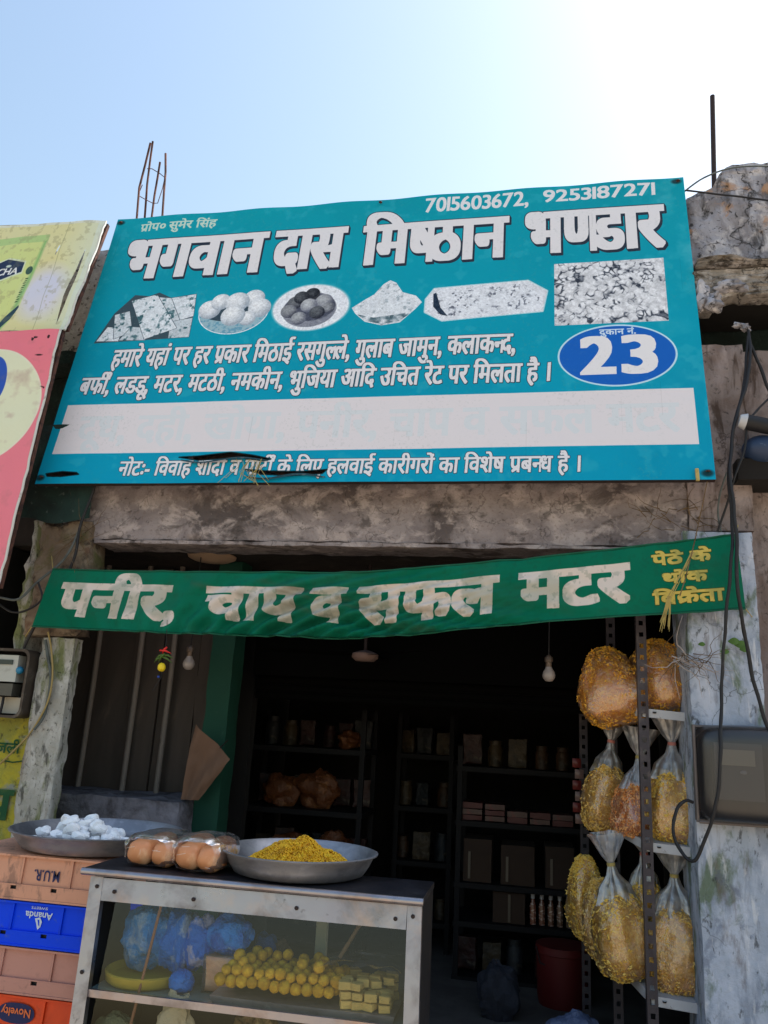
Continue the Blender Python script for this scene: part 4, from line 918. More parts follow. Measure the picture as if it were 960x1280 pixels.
def sack(name, label, w_, d_, h_, pos, rz, tilt, cols, seed, neck=True, chips=1300, curl=True, nh=.30):
    """a clear bag: bulging heap of crisps inside, thin polythene over it, tied neck and flared mouth"""
    t = thing(name, label, 'snack bag', (0, 0, 0), 'clear bags of snacks on the rack')
    rr = random.Random(seed)
    def surf(th, ph, k=1.):     # superellipsoid, flat foot
        ce, se = math.cos(ph), math.sin(ph); ca, sa = math.cos(th), math.sin(th)
        f = lambda q, e: math.copysign(abs(q)**e, q)
        x = f(ce, .55)*f(ca, .62); y = f(ce, .55)*f(sa, .62); z = f(se, .62)
        r = k*(1+.20*mn.noise(Vector((x*1.6+seed, y*1.6, z*1.6)))+.09*mn.noise(Vector((x*4+seed, y*4, z*4)))+.045*math.sin(th*5+seed+z*2.2)*max(0, z+.5)+.025*math.sin(th*11+seed*2+z*5))
        nar = 1-(.26 if neck else .46)*max(0, z+.1)**1.3
        return Vector((x*r*w_/2*nar, y*r*d_/2*nar, (z*.5+.5)*h_*(.97+.03*r)))
    m = MB().grid(lambda u, v: surf(u*2*math.pi, (v-.5)*math.pi), 32, 18)
    body = mat(name+'_fill_'+str(seed), cols[0], .8, vor=(64, cols[1], .45), layers=[(cols[2], 34, .5, .62, .8), (cols[1], 12, .54, .7, .3)], bump=(70, .9, 4, .01))
    obj('filling', m, body, t, 180)
    c = [MB(), MB()]
    for k in range(int(chips*1.9)):
        th = rr.random()*2*math.pi; ph = math.asin(rr.uniform(-.93, .98)); p = surf(th, ph, rr.uniform(.99, 1.045)); q = Vector((rr.gauss(0, 1), rr.gauss(0, 1), rr.gauss(0, 1))); nn_ = Vector((p.x/w_, p.y/d_, (p.z-h_/2)/h_)).normalized(); q = (q-nn_*q.dot(nn_)*.85).normalized()
        L_ = rr.uniform(.007, .017) if curl else rr.uniform(.004, .008); R_ = rr.uniform(.0016, .0030) if curl else rr.uniform(.003, .0055)
        s2 = q.orthogonal().normalized(); mid = p+q*L_*.5+s2*L_*.18
        c[0 if rr.random() < .62 else 1].tube([p, mid, p+q*L_], [R_, R_*1.2, R_*.8], 4)
    obj('crisps', c[0], mat(name+'_crisp_'+str(seed), cols[0], .65, layers=[(cols[2], 60, .45, .6, .8)]), t, kind='stuff')
    obj('crisps', c[1], mat(name+'_crispb_'+str(seed), cols[3], .65), t, kind='stuff')
    # polythene skin
    def skin(u, v):
        th = u*2*math.pi; ph = (v-.5)*math.pi
        p = surf(th, ph, 1.05+.035*abs(mn.noise(Vector((math.cos(th)*5, math.sin(th)*5, ph*5))))+.012*math.sin(th*9+v*7)); return p
    obj('polythene', MB().grid(skin, 44, 20), poly_thin, t, 180)
    if neck:
        H = h_*.93; prof = [(w_*.40, H*.93), (w_*.30, H+.045), (w_*.12, H+.09), (.016, H+.125), (.014, H+.14), (.03, H+.17), (.055, H+.23), (.07, H+.26)]
        n2 = MB().lathe(prof, (0, 0, 0), 40, wob=lambda g, i: .16*math.sin(g*7+seed+i*.3)+.10*math.sin(g*12+i))
        a = np.array(n2.v); a[:, 1] *= .72; a[a[:, 2] > H+.14, 0] *= 1.2; n2.v = [tuple(p) for p in a]
        obj('neck', n2, poly, t, 180)
        obj('tie', MB().lathe([(.017, H+.124), (.019, H+.130), (.017, H+.138)], (0, 0, 0), 12), mat('pinkish_rubber_band', (190, 120, 110), .6) if seed % 2 else straw_m, t, 60)
    t.location = pos; t.rotation_euler = (tilt[0], tilt[1], rz)
    return t
yel = ((240, 190, 62), (176, 118, 30), (248, 216, 110), (248, 216, 118)); ora = ((222, 134, 60), (150, 80, 30), (240, 176, 110), (242, 184, 120)); mix_ = ((234, 184, 76), (168, 114, 40), (244, 208, 120), (246, 212, 132))
deep = ((240, 168, 42), (184, 108, 20), (248, 196, 76), (246, 192, 74))
SC = thing
sack('snack_bag', 'large slumped bag of orange crisps on the topmost shelf behind the upright', .27, .34, .34, (.60, 3.92, 1.625), .1, (.0, -.05), deep, 3, neck=False, chips=1500)
sack('snack_bag', 'orange bag slumping over the inner edge of the topmost shelf', .28, .40, .37, (.445, 3.96, 1.565), -.2, (.0, -.26), deep, 4, neck=False, chips=1600)
sack('snack_bag', 'knotted bag of yellow curls on the middle shelf against the pillar', .215, .19, .30, (.632, 3.83, 1.09), 0, (0, 0), yel, 5)
sack('snack_bag', 'bag of pinkish orange crisps on the middle shelf just behind the upright', .19, .20, .23, (.475, 3.93, 1.09), .3, (0, .10), ora, 6)
sack('snack_bag', 'bag of golden crisps on the middle shelf deepest in the shop', .18, .20, .31, (.345, 4.10, 1.08), .3, (0, .14), mix_, 7)
sack('snack_bag', 'knotted bag of golden curls on the lowest shelf against the pillar', .23, .19, .34, (.620, 3.83, .515), 0, (0, 0), mix_, 8, chips=1300)
sack('snack_bag', 'bag with a tall knotted mouth on the lowest shelf behind the golden curls', .17, .16, .38, (.52, 3.99, .535), 0, (0, 0), yel, 9)
sack('snack_bag', 'leaning bag of yellow crisps on the lowest shelf left of the upright', .21, .20, .35, (.425, 3.90, .53), .4, (0, -.14), yel, 10, chips=1100)
sack('snack_bag', 'brownish bag leaning inward on the lowest shelf', .18, .19, .34, (.36, 4.05, .56), .2, (0, -.10), mix_, 11, neck=False)
sack('snack_bag', 'dull yellow bag of curls at the dark inner end of the lowest shelf', .17, .18, .37, (.30, 4.20, .60), .2, (0, -.08), yel, 12, neck=False)
o_ = [x for x in bpy.data.objects if x.get('label') == 'leaning bag of yellow crisps on the lowest shelf left of the upright'][0]; o_['label'] = 'leaning bag of bright yellow crisps on the lowest shelf beside the dark upright'

# ---------------------------------------------------------------- glass fronted display cabinet
CX0, CX1 = -1.325, -.292
def cp(x, z, d=0.):    # point of the leaning front; d>0 towards the street
    y = 2.50-(1.02-z)*.185; return Vector((x, y-d, z+d*.18))
def xl(z): return CX0+(1.02-z)*.085
def xr(z): return CX1-(1.02-z)*-.03
cab = thing('display_cabinet', 'aluminium framed sweet cabinet with a leaning glass front and dark metal top', 'display cabinet', (-.8, 2.6, 0))
def rail(name, x0, z0, x1, z1, w_, vertical, th=.022, d0=.0, xo=0):
    m = MB()
    if vertical: q = [(x0, z0), (x0+w_, z0), (x1+w_, z1), (x1, z1)]
    else: q = [(x0, z0-w_), (x1, z1-w_), (x1, z1), (x0, z0)]
    pts = [cp(x, z, d0-th) for x, z in q]+[cp(x, z, d0) for x, z in q]
    m.add([tuple(p) for p in pts], [(3,2,1,0)[::-1], (4,5,6,7)[::-1], (0,4,5,1)[::-1], (1,5,6,2)[::-1], (2,6,7,3)[::-1], (3,7,4,0)[::-1]])
    return obj(name, m, steel, cab)
fr_l = rail('stile', xl(.36), .36, xl(1.012), 1.012, .042, True)
fr_r = rail('stile', xr(.36)-.042, .36, xr(1.012)-.042, 1.012, .042, True)
fr_t = rail('rail', xl(1.01)+.0425, 1.010, xr(1.01)-.0425, 1.012, .062, False, d0=-.001)
rail('rail', xl(.42)+.0425, .430, xr(.42)-.0425, .430, .06, False, d0=-.001)
for x, z in ((xl(.98)+.025, .985), (xl(.8)+.02, .76), (xr(.98)-.025, .985), (xl(.98)+.085, .975), (-.98, .975), (-.66, .978), (xr(.98)-.075, .975), (xr(.7)-.022, .70), (xr(.6)-.022, .56)):
    p = cp(x, z, .003); obj('screw', MB().sphere(tuple(p), (.006, .003, .006), 8, 6), iron_dark, fr_r if x > -.345 else (fr_l if x < xl(z)+.05 else fr_t), 60)
obj('glass_pane', MB().grid(lambda u, v: cp(xl(.4)+.04+(xr(.4)-xl(.4)-.07)*u, .40+.56*v, -.012), 1, 1), glass, cab)
top = MB().hexa([(CX0-.02, 2.485, 1.018), (CX1+.004, 2.485, 1.018), (CX1+.006, 2.765, 1.018), (CX0-.02, 2.765, 1.018), (CX0-.02, 2.485, 1.036), (CX1+.004, 2.485, 1.036), (CX1+.006, 2.765, 1.036), (CX0-.02, 2.765, 1.036)])
obj('top_sheet', top, slab_metal, cab)
obj('top_nosing', MB().tube([(CX0-.022, 2.482, 1.027), (-.8, 2.480, 1.027), (CX1+.006, 2.482, 1.027)], .0105, 10), steel, cab, 60)
side_dark = mat('blackened_side_sheet', (24, 24, 28), .6, metal=.4, layers=[((50, 46, 46), 12, .55, .68, .5)])
dark_in = mat('dark_cabinet_inside', (40, 42, 46), .7, layers=[((70, 60, 52), 4, .5, .65, .6)])
obj('side_panel', MB().hexa([tuple(cp(xr(.4)-.004, .36, -.024)), tuple(cp(xr(.4)+.0, .36, -.024)), (CX1+.006, 2.76, .36), (CX1+.0, 2.76, .36), tuple(cp(CX1-.006, 1.016, -.024)), tuple(cp(CX1-.001, 1.016, -.024)), (CX1+.004, 2.76, 1.016), (CX1-.002, 2.76, 1.016)]), side_dark, cab)
obj('side_panel', MB().hexa([tuple(cp(xl(.36)+.002, .36, -.024)), tuple(cp(xl(.36)+.008, .36, -.024)), (xl(.36)+.008, 2.76, .36), (xl(.36)+.002, 2.76, .36), tuple(cp(CX0+.002, 1.016, -.024)), tuple(cp(CX0+.008, 1.016, -.024)), (CX0+.008, 2.76, 1.016), (CX0+.002, 2.76, 1.016)]), dark_in, cab)
obj('bottom_box', MB().box(CX0+.06, CX1-.0, 2.42, 2.76, .10, .358), slab_metal, cab)
for x, mm in ((-.86, dark_in), (-.655, mat('pale_rear_post', (150, 150, 132), .6)), (-.33, dark_in), (-1.25, dark_in)):
    obj('rear_post', MB().box(x, x+.035, 2.735, 2.758, .36, 1.017), mm, cab)
obj('rear_panel', MB().box(CX0+.01, -.88, 2.742, 2.75, .36, .70), dark_in, cab)
zs = .712
shelf_ = MB().box(xl(.7)+.03, CX1-.004, 2.462, 2.732, zs-.006, zs); obj('shelf', shelf_, mat('greenish_glass_shelf', (120, 140, 140), .2, layers=[((80, 96, 96), 5, .5, .65, .5)]), cab)
obj('shelf_lip', MB().bar((xl(.7)+.03, 2.455, zs-.004), (CX1-.04, 2.455, zs-.004), .012, .020, (0, 1, 0)), steel, cab)

# things inside the cabinet, on the upper shelf
def crumple(name, label, c, r, m, seed, grp=None, amp=.35):
    b = MB().sphere((0, 0, 0), 1, 40, 26); v2 = []
    for p in b.v:
        d = Vector(p).normalized(); q = 1+amp*mn.noise(d*1.7+Vector((seed, 0, 0)))+.16*abs(mn.noise(d*4+Vector((0, seed, 0))))+.10*abs(mn.noise(d*9+Vector((seed, 1, 0))))
        v2.append((c[0]+d.x*r[0]*q, c[1]+d.y*r[1]*q, c[2]+r[2]+d.z*r[2]*q))
    b.v = v2; o = obj(name, b, m, None, 30); return tag(o, label, 'bag', grp)
G = 'blue polythene bags inside the cabinet'
crumple('blue_bag', 'pale veiled blue bag inside the glass by the cabinet end post', (-1.16, 2.64, zs+.03), (.095, .07, .085), mat('veiled_blue', (36, 132, 208), .5, layers=[((180, 196, 214), 12, .5, .62, .8), ((70, 84, 140), 7, .55, .68, .6)], bump=(22, 1, 8, .03)), 1, G)
crumple('blue_bag', 'blue bag streaked with white between the veiled bag and the round bundle', (-1.055, 2.62, zs+.025), (.055, .07, .09), mat('streaked_blue', (14, 112, 212), .4, layers=[((170, 190, 216), 16, .52, .62, .8)], bump=(24, 1, 8, .03)), 2, G)
crumple('blue_bag', 'blue bag with a lilac centre, second from the brown paper bag', (-.985, 2.60, zs+.055), (.05, .05, .068), mat('lilac_blue', (30, 108, 212), .4, layers=[((180, 180, 216), 14, .5, .58, .85)], bump=(24, 1, 8, .03)), 3, G)
crumple('blue_bag', 'bright blue crumpled bag resting on the brown paper bag', (-.895, 2.60, zs+.095), (.062, .055, .055), blue_bag, 4, G)
crumple('blue_bag', 'dark blue bag end tucked behind the brown paper bag', (-.80, 2.68, zs), (.045, .05, .07), mat('deep_blue_bag', (16, 74, 140), .45, bump=(24, 1, 8, .03)), 5, G)
crumple('blue_ball', 'small round blue ball of polythene on the cabinet shelf', (-1.005, 2.53, zs), (.036, .036, .030), mat('blue_ball_plastic', (12, 110, 200), .3, bump=(34, .8, 6, .01)), 6, None, .1)
pb = thing('paper_packet', 'brown wrapped packet under the bright blue bag in the cabinet', 'packet', (-.895, 2.58, zs))
obj('wrapper', rough_box(-.945, -.845, 2.55, 2.62, zs+.002, zs+.10, .012, .006, .004, 60), paper_bag, pb, 40)
obj('clear_sleeve', rough_box(-.950, -.840, 2.545, 2.625, zs+.0015, zs+.105, .015, .007, .004, 61), wrap, pb, 180)
yb = tag(obj('yellow_tub', MB().lathe([(0, .0), (.105, 0), (.12, .010), (.125, .034), (.12, .037), (.112, .016), (0, .010)], (-1.15, 2.60, zs), 36), mat('yellow_plastic', (190, 164, 60), .5, layers=[((150, 120, 40), 6, .5, .65, .5)]), None, 50), 'shallow yellow plastic tub on the cabinet shelf beneath the veiled blue bag', 'tub')
crumple('brown_bag', 'brown bag sagging in the shadow next to the blue ones', (-.765, 2.70, zs), (.05, .05, .06), mat('dull_brown_bag', (96, 74, 60), .6, bump=(20, 1, 8, .03)), 8)
# tray of laddoos
tr = tag(obj('sweet_tray', MB().hexa([(-.885, 2.475, zs+.001), (-.36, 2.475, zs+.001), (-.36, 2.725, zs+.001), (-.885, 2.725, zs+.001), (-.892, 2.466, zs+.022), (-.353, 2.466, zs+.022), (-.353, 2.73, zs+.022), (-.892, 2.73, zs+.022)]), alu), 'shallow aluminium tray under the yellow laddoos in the cabinet', 'tray')
lad_m = mat('laddoo', (222, 176, 30), .75, rndcol=.22, vor=(90, (150, 100, 10), .55), layers=[((234, 196, 60), 30, .52, .66, .6)], bump=(120, .8, 4, .004))
lad = [obj('laddoo', MB().sphere((0, 0, 0), (.0172, .0172, .0165), 12, 8, .10, k), lad_m, None, 180) for k in range(4)]
cnt = 0
def put_laddoo(x, y, z, rz, sc_=1):
    global cnt
    b = lad[cnt % 4]; o = b if cnt < 4 else b.copy()
    if cnt >= 4: COL.objects.link(o)
    cnt += 1; fix(o, (x, y, z), rz, sc_); tag(o, 'round yellow laddoo piled among its like on the cabinet tray', 'sweet', 'yellow laddoos piled on the cabinet tray')
for lay, (nr, nk) in enumerate(((6, 11), (5, 11), (4, 9))):
    for r_i in range(nr):
        for k in range(nk):
            if lay == 2 and rnd.random() < .45: continue
            put_laddoo(-.870+.0325*k+.012*lay+rnd.uniform(-.003, .003)+.008*(r_i % 2), 2.492+.033*r_i+.012*lay, zs+.024+.0165+.0255*lay+rnd.uniform(-.003, .003), rnd.random()*6, rnd.uniform(.92, 1.1))
cube_m = mat('beige_flaky_sweet', (206, 176, 104), .8, rndcol=.2, layers=[((228, 206, 150), 20, .5, .62, .7), ((160, 124, 60), 30, .58, .7, .6)], bump=(70, .7, 5, .006, (1, 1, 4)))
cb = None
for lay in range(3):
    for r_i in range(4):
        for k in range(4):
            if rnd.random() < (0, .08, .2, .5)[lay]: continue
            if cb is None: cb = obj('soan_papdi', rough_box(-.0175, .0175, -.0175, .0175, 0, .021, .006, .004, .006, 70), cube_m, None, 40); o = cb
            else: o = cb.copy(); COL.objects.link(o)
            fix(o, (-.500+.0385*k+rnd.uniform(-.005, .005), 2.495+.042*r_i, zs+.023+.0235*lay), rnd.uniform(-.5, .5), rnd.uniform(.88, 1.06))
            tag(o, 'beige flaky square sweet stacked at the end of the laddoo tray', 'sweet', 'beige square sweets stacked at the end of the tray')
wr = MB().grid(lambda u, v: (-.60+.25*u, 2.49+.25*v, zs+.118+.015*mn.noise(Vector((u*5, v*5, 2)))+.03*(u*(1-u))*2-.02*v), 20, 16)
tag(obj('cling_sheet', wr, wrap, None, 180), 'crinkled clear sheet lying over the beige square sweets', 'plastic sheet')
stick = tag(obj('stick', MB().tube([(-.545, 2.60, zs+.12), (-.50, 2.64, zs+.20), (-.435, 2.70, .995)], .006, 7), mat('thin_cane', (122, 96, 72), .7), None, 60), 'thin brown cane leaning inside the cabinet by the pale post', 'stick')
stick2 = tag(obj('stick', MB().tube([(-1.16, 2.465, .42), (-1.13, 2.475, .60), (-1.085, 2.505, .955)], .0045, 7), mat('reddish_cane', (140, 96, 72), .7), None, 60), 'long thin reddish cane leaning just behind the glass before the blue bags', 'stick')
# lower deck of the cabinet
cream = mat('tan_flaky_heap', (150, 118, 82), .85, layers=[((196, 168, 124), 16, .5, .62, .8), ((86, 60, 40), 12, .5, .64, .7)], bump=(50, .9, 6, .01, (4, 1, 1)))
for nm, lb_, x, rx, h_ in (('sweet_heap', 'tan flaky heap on the lower deck under the laddoo tray', -.79, .085, .10), ('sweet_heap', 'pale broken heap on the lower deck under the beige squares', -.47, .11, .11), ('sweet_heap', 'small brown heap on the lower deck between the two larger heaps', -.63, .06, .08)):
    b = MB().sphere((0, 0, 0), (1, 1, 1), 30, 20); b.v = [(x+q[0]*rx*(1+.3*mn.noise(Vector(q)*3+Vector((x*9, 0, 0)))), 2.60+q[1]*.09, .57+h_*q[2]*(1+.4*mn.noise(Vector(q)*4))) for q in b.v]
    tag(obj(nm, b, cream, None, 40), lb_, 'sweets')
obj('deck', MB().box(xl(.5)+.03, CX1-.004, 2.42, 2.732, .500, .506), dark_in, cab)
wc = crumple('cream_cloth', 'crumpled cream cloth on the dark lower deck of the cabinet', (-1.0, 2.50, .56), (.05, .03, .075), mat('cream_cloth', (196, 180, 150), .8, bump=(20, 1, 8, .02)), 12, None, .5)
wc['category'] = 'cloth'
crumple('olive_packet', 'dull olive packet on the lower deck near the cabinet end post', (-1.19, 2.52, .53), (.06, .03, .055), mat('olive_packet', (96, 104, 78), .5, bump=(20, 1, 8, .02)), 13)['category'] = 'packet'

# ---------------------------------------------------------------- stacked crates, turned upside down
def crate(m, label, z0, z1, xo, y=2.70, logo=None):
    x1 = -1.395+xo; x0 = x1-.56; t = thing('crate', label, 'crate', ((x0+x1)/2, y+.2, z0), 'upturned plastic crates stacked beside the cabinet')
    H = z1-z0; band = H*.34; d = .40
    # tapering body above, wider collar band below (the crate stands on its mouth)
    ins = .010
    bd = MB().hexa([(x0+ins, y+ins, z0+band), (x1-ins, y+ins, z0+band), (x1-ins, y+d, z0+band), (x0+ins, y+d, z0+band), (x0+ins+.006, y+ins+.006, z1-.002), (x1-ins-.006, y+ins+.006, z1-.002), (x1-ins-.006, y+d, z1-.002), (x0+ins+.006, y+d, z1-.002)])
    b_o = obj('body', bd, m, t)
    cl = MB(); zb = z0+.004; zt = z0+band; slots = [x0+.09, x0+.235, x0+.385]; sw = .022; xs = [x0]+[v for s in slots for v in (s, s+sw)]+[x1]; zc = (zb+zt)/2+.012
    cl.box(x0, x1, y, y+.005, zb, zc-.006); cl.box(x0, x1, y, y+.005, zc+.006, zt)
    for a, b2 in zip(xs[::2], xs[1::2]): cl.box(a, b2, y, y+.005, zc-.0059, zc+.0059)
    cl.box(x1-.005, x1, y+.0051, y+d, zb, zt); cl.box(x0, x0+.005, y+.0051, y+d, zb, zt)
    cl.box(x0, x1, y+.0051, y+d, zt-.004, zt)
    obj('collar', cl, m, t)
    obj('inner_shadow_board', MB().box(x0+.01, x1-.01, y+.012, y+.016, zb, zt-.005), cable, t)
    rb_ = None
    for fx in (.03, .16, .475, .80, .985):
        x = x0+(x1-x0)*fx
        obj('rib', MB().bar((x, y+ins-.001, z0+band), (x, y+ins+.004, z1-.004), .007, .012), m, t)
    obj('rim', MB().box(x0+.002, x1-.002, y+.002, y+d, z1-.010, z1-.0035), m, t)
    obj('rim', MB().box(x0-.002, x1+.002, y-.003, y+d, z0+.001, z0+.007), m, t)
    return t, x0, x1, y+.002, z0+band, z1
ck = dict(bump=(30, .3, 4, .003))
salmon = mat('faded_salmon_plastic', (198, 146, 122), .6, layers=[((172, 122, 104), 5, .42, .62, .6), ((104, 82, 74), 26, .54, .64, .6, (1, 1, .4))], **ck)
salmon2 = mat('dusty_pink_plastic', (184, 134, 122), .65, layers=[((150, 104, 94), 5, .42, .62, .6), ((110, 84, 74), 14, .58, .7, .6)], **ck)
blue_c = mat('royal_blue_plastic', (0, 66, 232), .55, spec=.15, layers=[((0, 46, 176), 5, .45, .62, .5), ((70, 96, 150), 26, .6, .7, .5)], **ck)
orange_c = mat('orange_red_plastic', (224, 72, 18), .5, layers=[((180, 52, 16), 6, .45, .62, .5), ((110, 60, 40), 16, .62, .72, .5)], **ck)
navy_ink = mat('navy_ink', (22, 34, 84), .6); pale_ink = mat('pale_ink', (190, 206, 224), .6); orange_ink = mat('orange_ink', (216, 110, 60), .6)
def crate_text(t, y, s, xc, zc, wd, h, m, off=.02):
    # lettering turned upside down with its crate: reads from the far end
    return lettering('lettering', s, (xc+wd/2, y-.001, zc+h*.35), (-1, 0, 0), (0, 0, -1), h, m, t, width=wd, off=off)
t1, x0, x1, y_, zb, zt = crate(salmon, 'faded salmon crate with navy letters, topmost of the stack under the pan of white sweets', .877, 1.021, 0)
crate_text(t1, y_+.008, 'M.U.R.', at(57, 1092, 2.7)[0], .957, .095, .048, navy_ink)
t2, x0, x1, y_, zb, zt = crate(blue_c, 'royal blue crate with white letters, second of the stack', .738, .8765, -.012)
crate_text(t2, y_+.008, 'Ananda', at(47, 1143, 2.7)[0], .834, .100, .030, pale_ink)
crate_text(t2, y_+.008, 'SWEETS', at(48, 1134, 2.7)[0], .857, .060, .011, pale_ink, .01)
lp_ = at(46, 1154, 2.7); obj('leaf_mark', MB().add([(lp_[0]+dx, y_+.006, lp_[2]+dz) for dx, dz in ((-.014, .012), (.004, .016), (.013, .004), (.010, -.012), (.0, -.022), (-.006, -.006))], [(0, 1, 2, 3, 4, 5)]), pale_ink, t2)
obj('leaf_vein', MB().add([(lp_[0]+dx, y_+.005, lp_[2]+dz) for dx, dz in ((-.004, .010), (.003, .008), (.006, -.010), (.002, -.008))], [(0, 1, 2, 3)]), blue_c, t2)
t3, x0, x1, y_, zb, zt = crate(salmon2, 'dusty pink plain crate, third of the stack between the blue and the orange', .597, .7375, -.022)
t4, x0, x1, y_, zb, zt = crate(orange_c, 'orange red crate with a navy oval badge under the dusty pink crate', .455, .5965, -.03)
ov = MB(); op = at(20, 1266, 2.7); n_ = 30
ov.add([(op[0]-.005+.066*math.copysign(abs(math.cos(2*math.pi*k/n_))**.7, math.cos(2*math.pi*k/n_)), y_+.006, op[2]-.004+.030*math.sin(2*math.pi*k/n_)) for k in range(n_)], [tuple(range(n_))])
obj('badge', ov, navy_ink, t4); crate_text(t4, y_+.004, 'Novelty', op[0]-.005, op[2]-.001, .105, .034, orange_ink, .02)
for z0_, c_ in ((.312, salmon), (.17, blue_c), (.005, salmon2)):
    crate(c_, {.312: 'faded salmon crate low in the stack under the orange one', .17: 'blue crate second from the ground in the stack', .005: 'dusty pink crate standing on the ground at the foot of the stack'}[z0_], z0_, z0_+.141, -.03)

# ---------------------------------------------------------------- pans, sweets, bread on top
def pan(c, r, h, label):
    prof = [(0, .003), (r*.78, .002), (r*.86, .008), (r*.93, h*.5), (r*.985, h-.006), (r+.008, h), (r+.010, h+.004), (r+.004, h+.006), (r*.975, h-.002), (r*.90, h*.5), (r*.84, .012), (r*.76, .007), (0, .006)]
    return tag(obj('aluminium_pan', MB().lathe(prof, c, 72, wob=lambda g, i: .004*math.sin(g*3+1)), alu, None, 45), label, 'pan')
P1 = (-1.555, 2.94, 1.022); pan(P1, .298, .062, 'wide aluminium pan of white sweets resting on the crate stack')
P2 = (-.718, 2.70, 1.037); pan(P2, .243, .066, 'wide aluminium pan heaped with yellow boondi on the cabinet top')
white_sw = mat('white_sugar_sweet', (240, 240, 243), .7, layers=[((186, 190, 204), 14, .5, .66, .6)], bump=(60, .4, 4, .004), spec=.3)
def chunk(seed):
    r2 = random.Random(seed); sx, sy, sz = r2.uniform(.024, .031), r2.uniform(.018, .025), r2.uniform(.013, .018); m = MB().sphere((0, 0, 0), 1, 22, 14)
    cut = [(Vector((r2.gauss(0, 1), r2.gauss(0, 1), r2.gauss(0, 1))).normalized(), r2.uniform(.62, .85)) for _ in range(9)]; v2 = []
    for p in m.v:
        e = Vector(p)*(1+.18*mn.noise(Vector(p)*2+Vector((seed*3, 0, 0))))
        for n_, d_ in cut:
            k = e.dot(n_)
            if k > d_: e = e-n_*(k-d_)*.9
        e = e*(1+.03*mn.noise(e*7+Vector((0, seed, 0)))); v2.append((e.x*sx*1.12, e.y*sy*1.12, e.z*sz*1.12))
    me = bpy.data.meshes.new('white_sweet'); me.from_pydata(v2, [], m.f); me.materials.append(white_sw); me.polygons.foreach_set('use_smooth', [True]*len(me.polygons)); me.set_sharp_from_angle(angle=R(38)); return me
ch_ = [chunk(k) for k in range(6)]
r2 = random.Random(4)
def sweet(x, y, z):
    o = bpy.data.objects.new('white_sweet', r2.choice(ch_)); COL.objects.link(o); o.location = (x, y, z); o.rotation_euler = (r2.uniform(-.5, .5), r2.uniform(-.5, .5), r2.random()*6)
    tag(o, 'chunky white sugar sweet in the low heap in the pan on the crates', 'sweet', 'white sweets heaped in the pan')
for lay, (n_s, rr_, zz) in enumerate(((30, .19, .022), (20, .155, .047), (13, .12, .068), (6, .08, .088))):
    for k in range(n_s):
        for tr_ in range(20):
            a = r2.random()*2*math.pi; q = rr_*math.sqrt(r2.random()); x = P1[0]-.035+q*math.cos(a); y = P1[1]-.03+q*math.sin(a)*.8
            if all((x-p_[0])**2+(y-p_[1])**2 > .034**2 for p_ in [] if lay): break
        sweet(x, y, P1[2]+zz+r2.uniform(-.004, .006))
# boondi: hundreds of fried droplets nobody could count
bo = MB(); r3 = random.Random(9); Rb = .162
def boon_h(x, y):
    d = math.hypot(x/1.05, y)/Rb; return .086*max(0, 1-d)**.66*(1+.25*mn.noise(Vector((x*20, y*20, 0))))
for k in range(5200):
    a = r3.random()*2*math.pi; q = Rb*1.15*math.sqrt(r3.random()); x, y = q*math.cos(a), q*math.sin(a); z = boon_h(x, y)+r3.uniform(-.002, .004)+(.0 if q < Rb else r3.uniform(0, .002)); s_ = r3.uniform(.0030, .0046)
    c = (P2[0]+x, P2[1]-.01+y, P2[2]+.022+z)
    d3 = [Vector((1, 0, 0)), Vector((-1, 0, 0)), Vector((0, 1, 0)), Vector((0, -1, 0)), Vector((0, 0, 1)), Vector((0, 0, -1))]
    bo.add([tuple(Vector(c)+v_*s_*r3.uniform(.8, 1.2)) for v_ in d3], [(0,2,4),(2,1,4),(1,3,4),(3,0,4),(2,0,5),(1,2,5),(3,1,5),(0,3,5)])
core = MB().grid(lambda u, v: (P2[0]+Rb*1.1*v*math.cos(u*2*math.pi), P2[1]-.01+Rb*1.1*v*math.sin(u*2*math.pi), P2[2]+.020+boon_h(Rb*1.1*v*math.cos(u*2*math.pi), Rb*1.1*v*math.sin(u*2*math.pi))-.003), 40, 24)
bo.add(core.v, core.f)
tag(obj('boondi', bo, mat('yellow_boondi', (226, 170, 6), .6, layers=[((238, 196, 40), 60, .5, .6, .8), ((176, 116, 4), 40, .52, .62, .7)], spec=.5), None, 180), 'heap of bright yellow boondi droplets in the pan on the cabinet', 'sweets', kind='stuff')
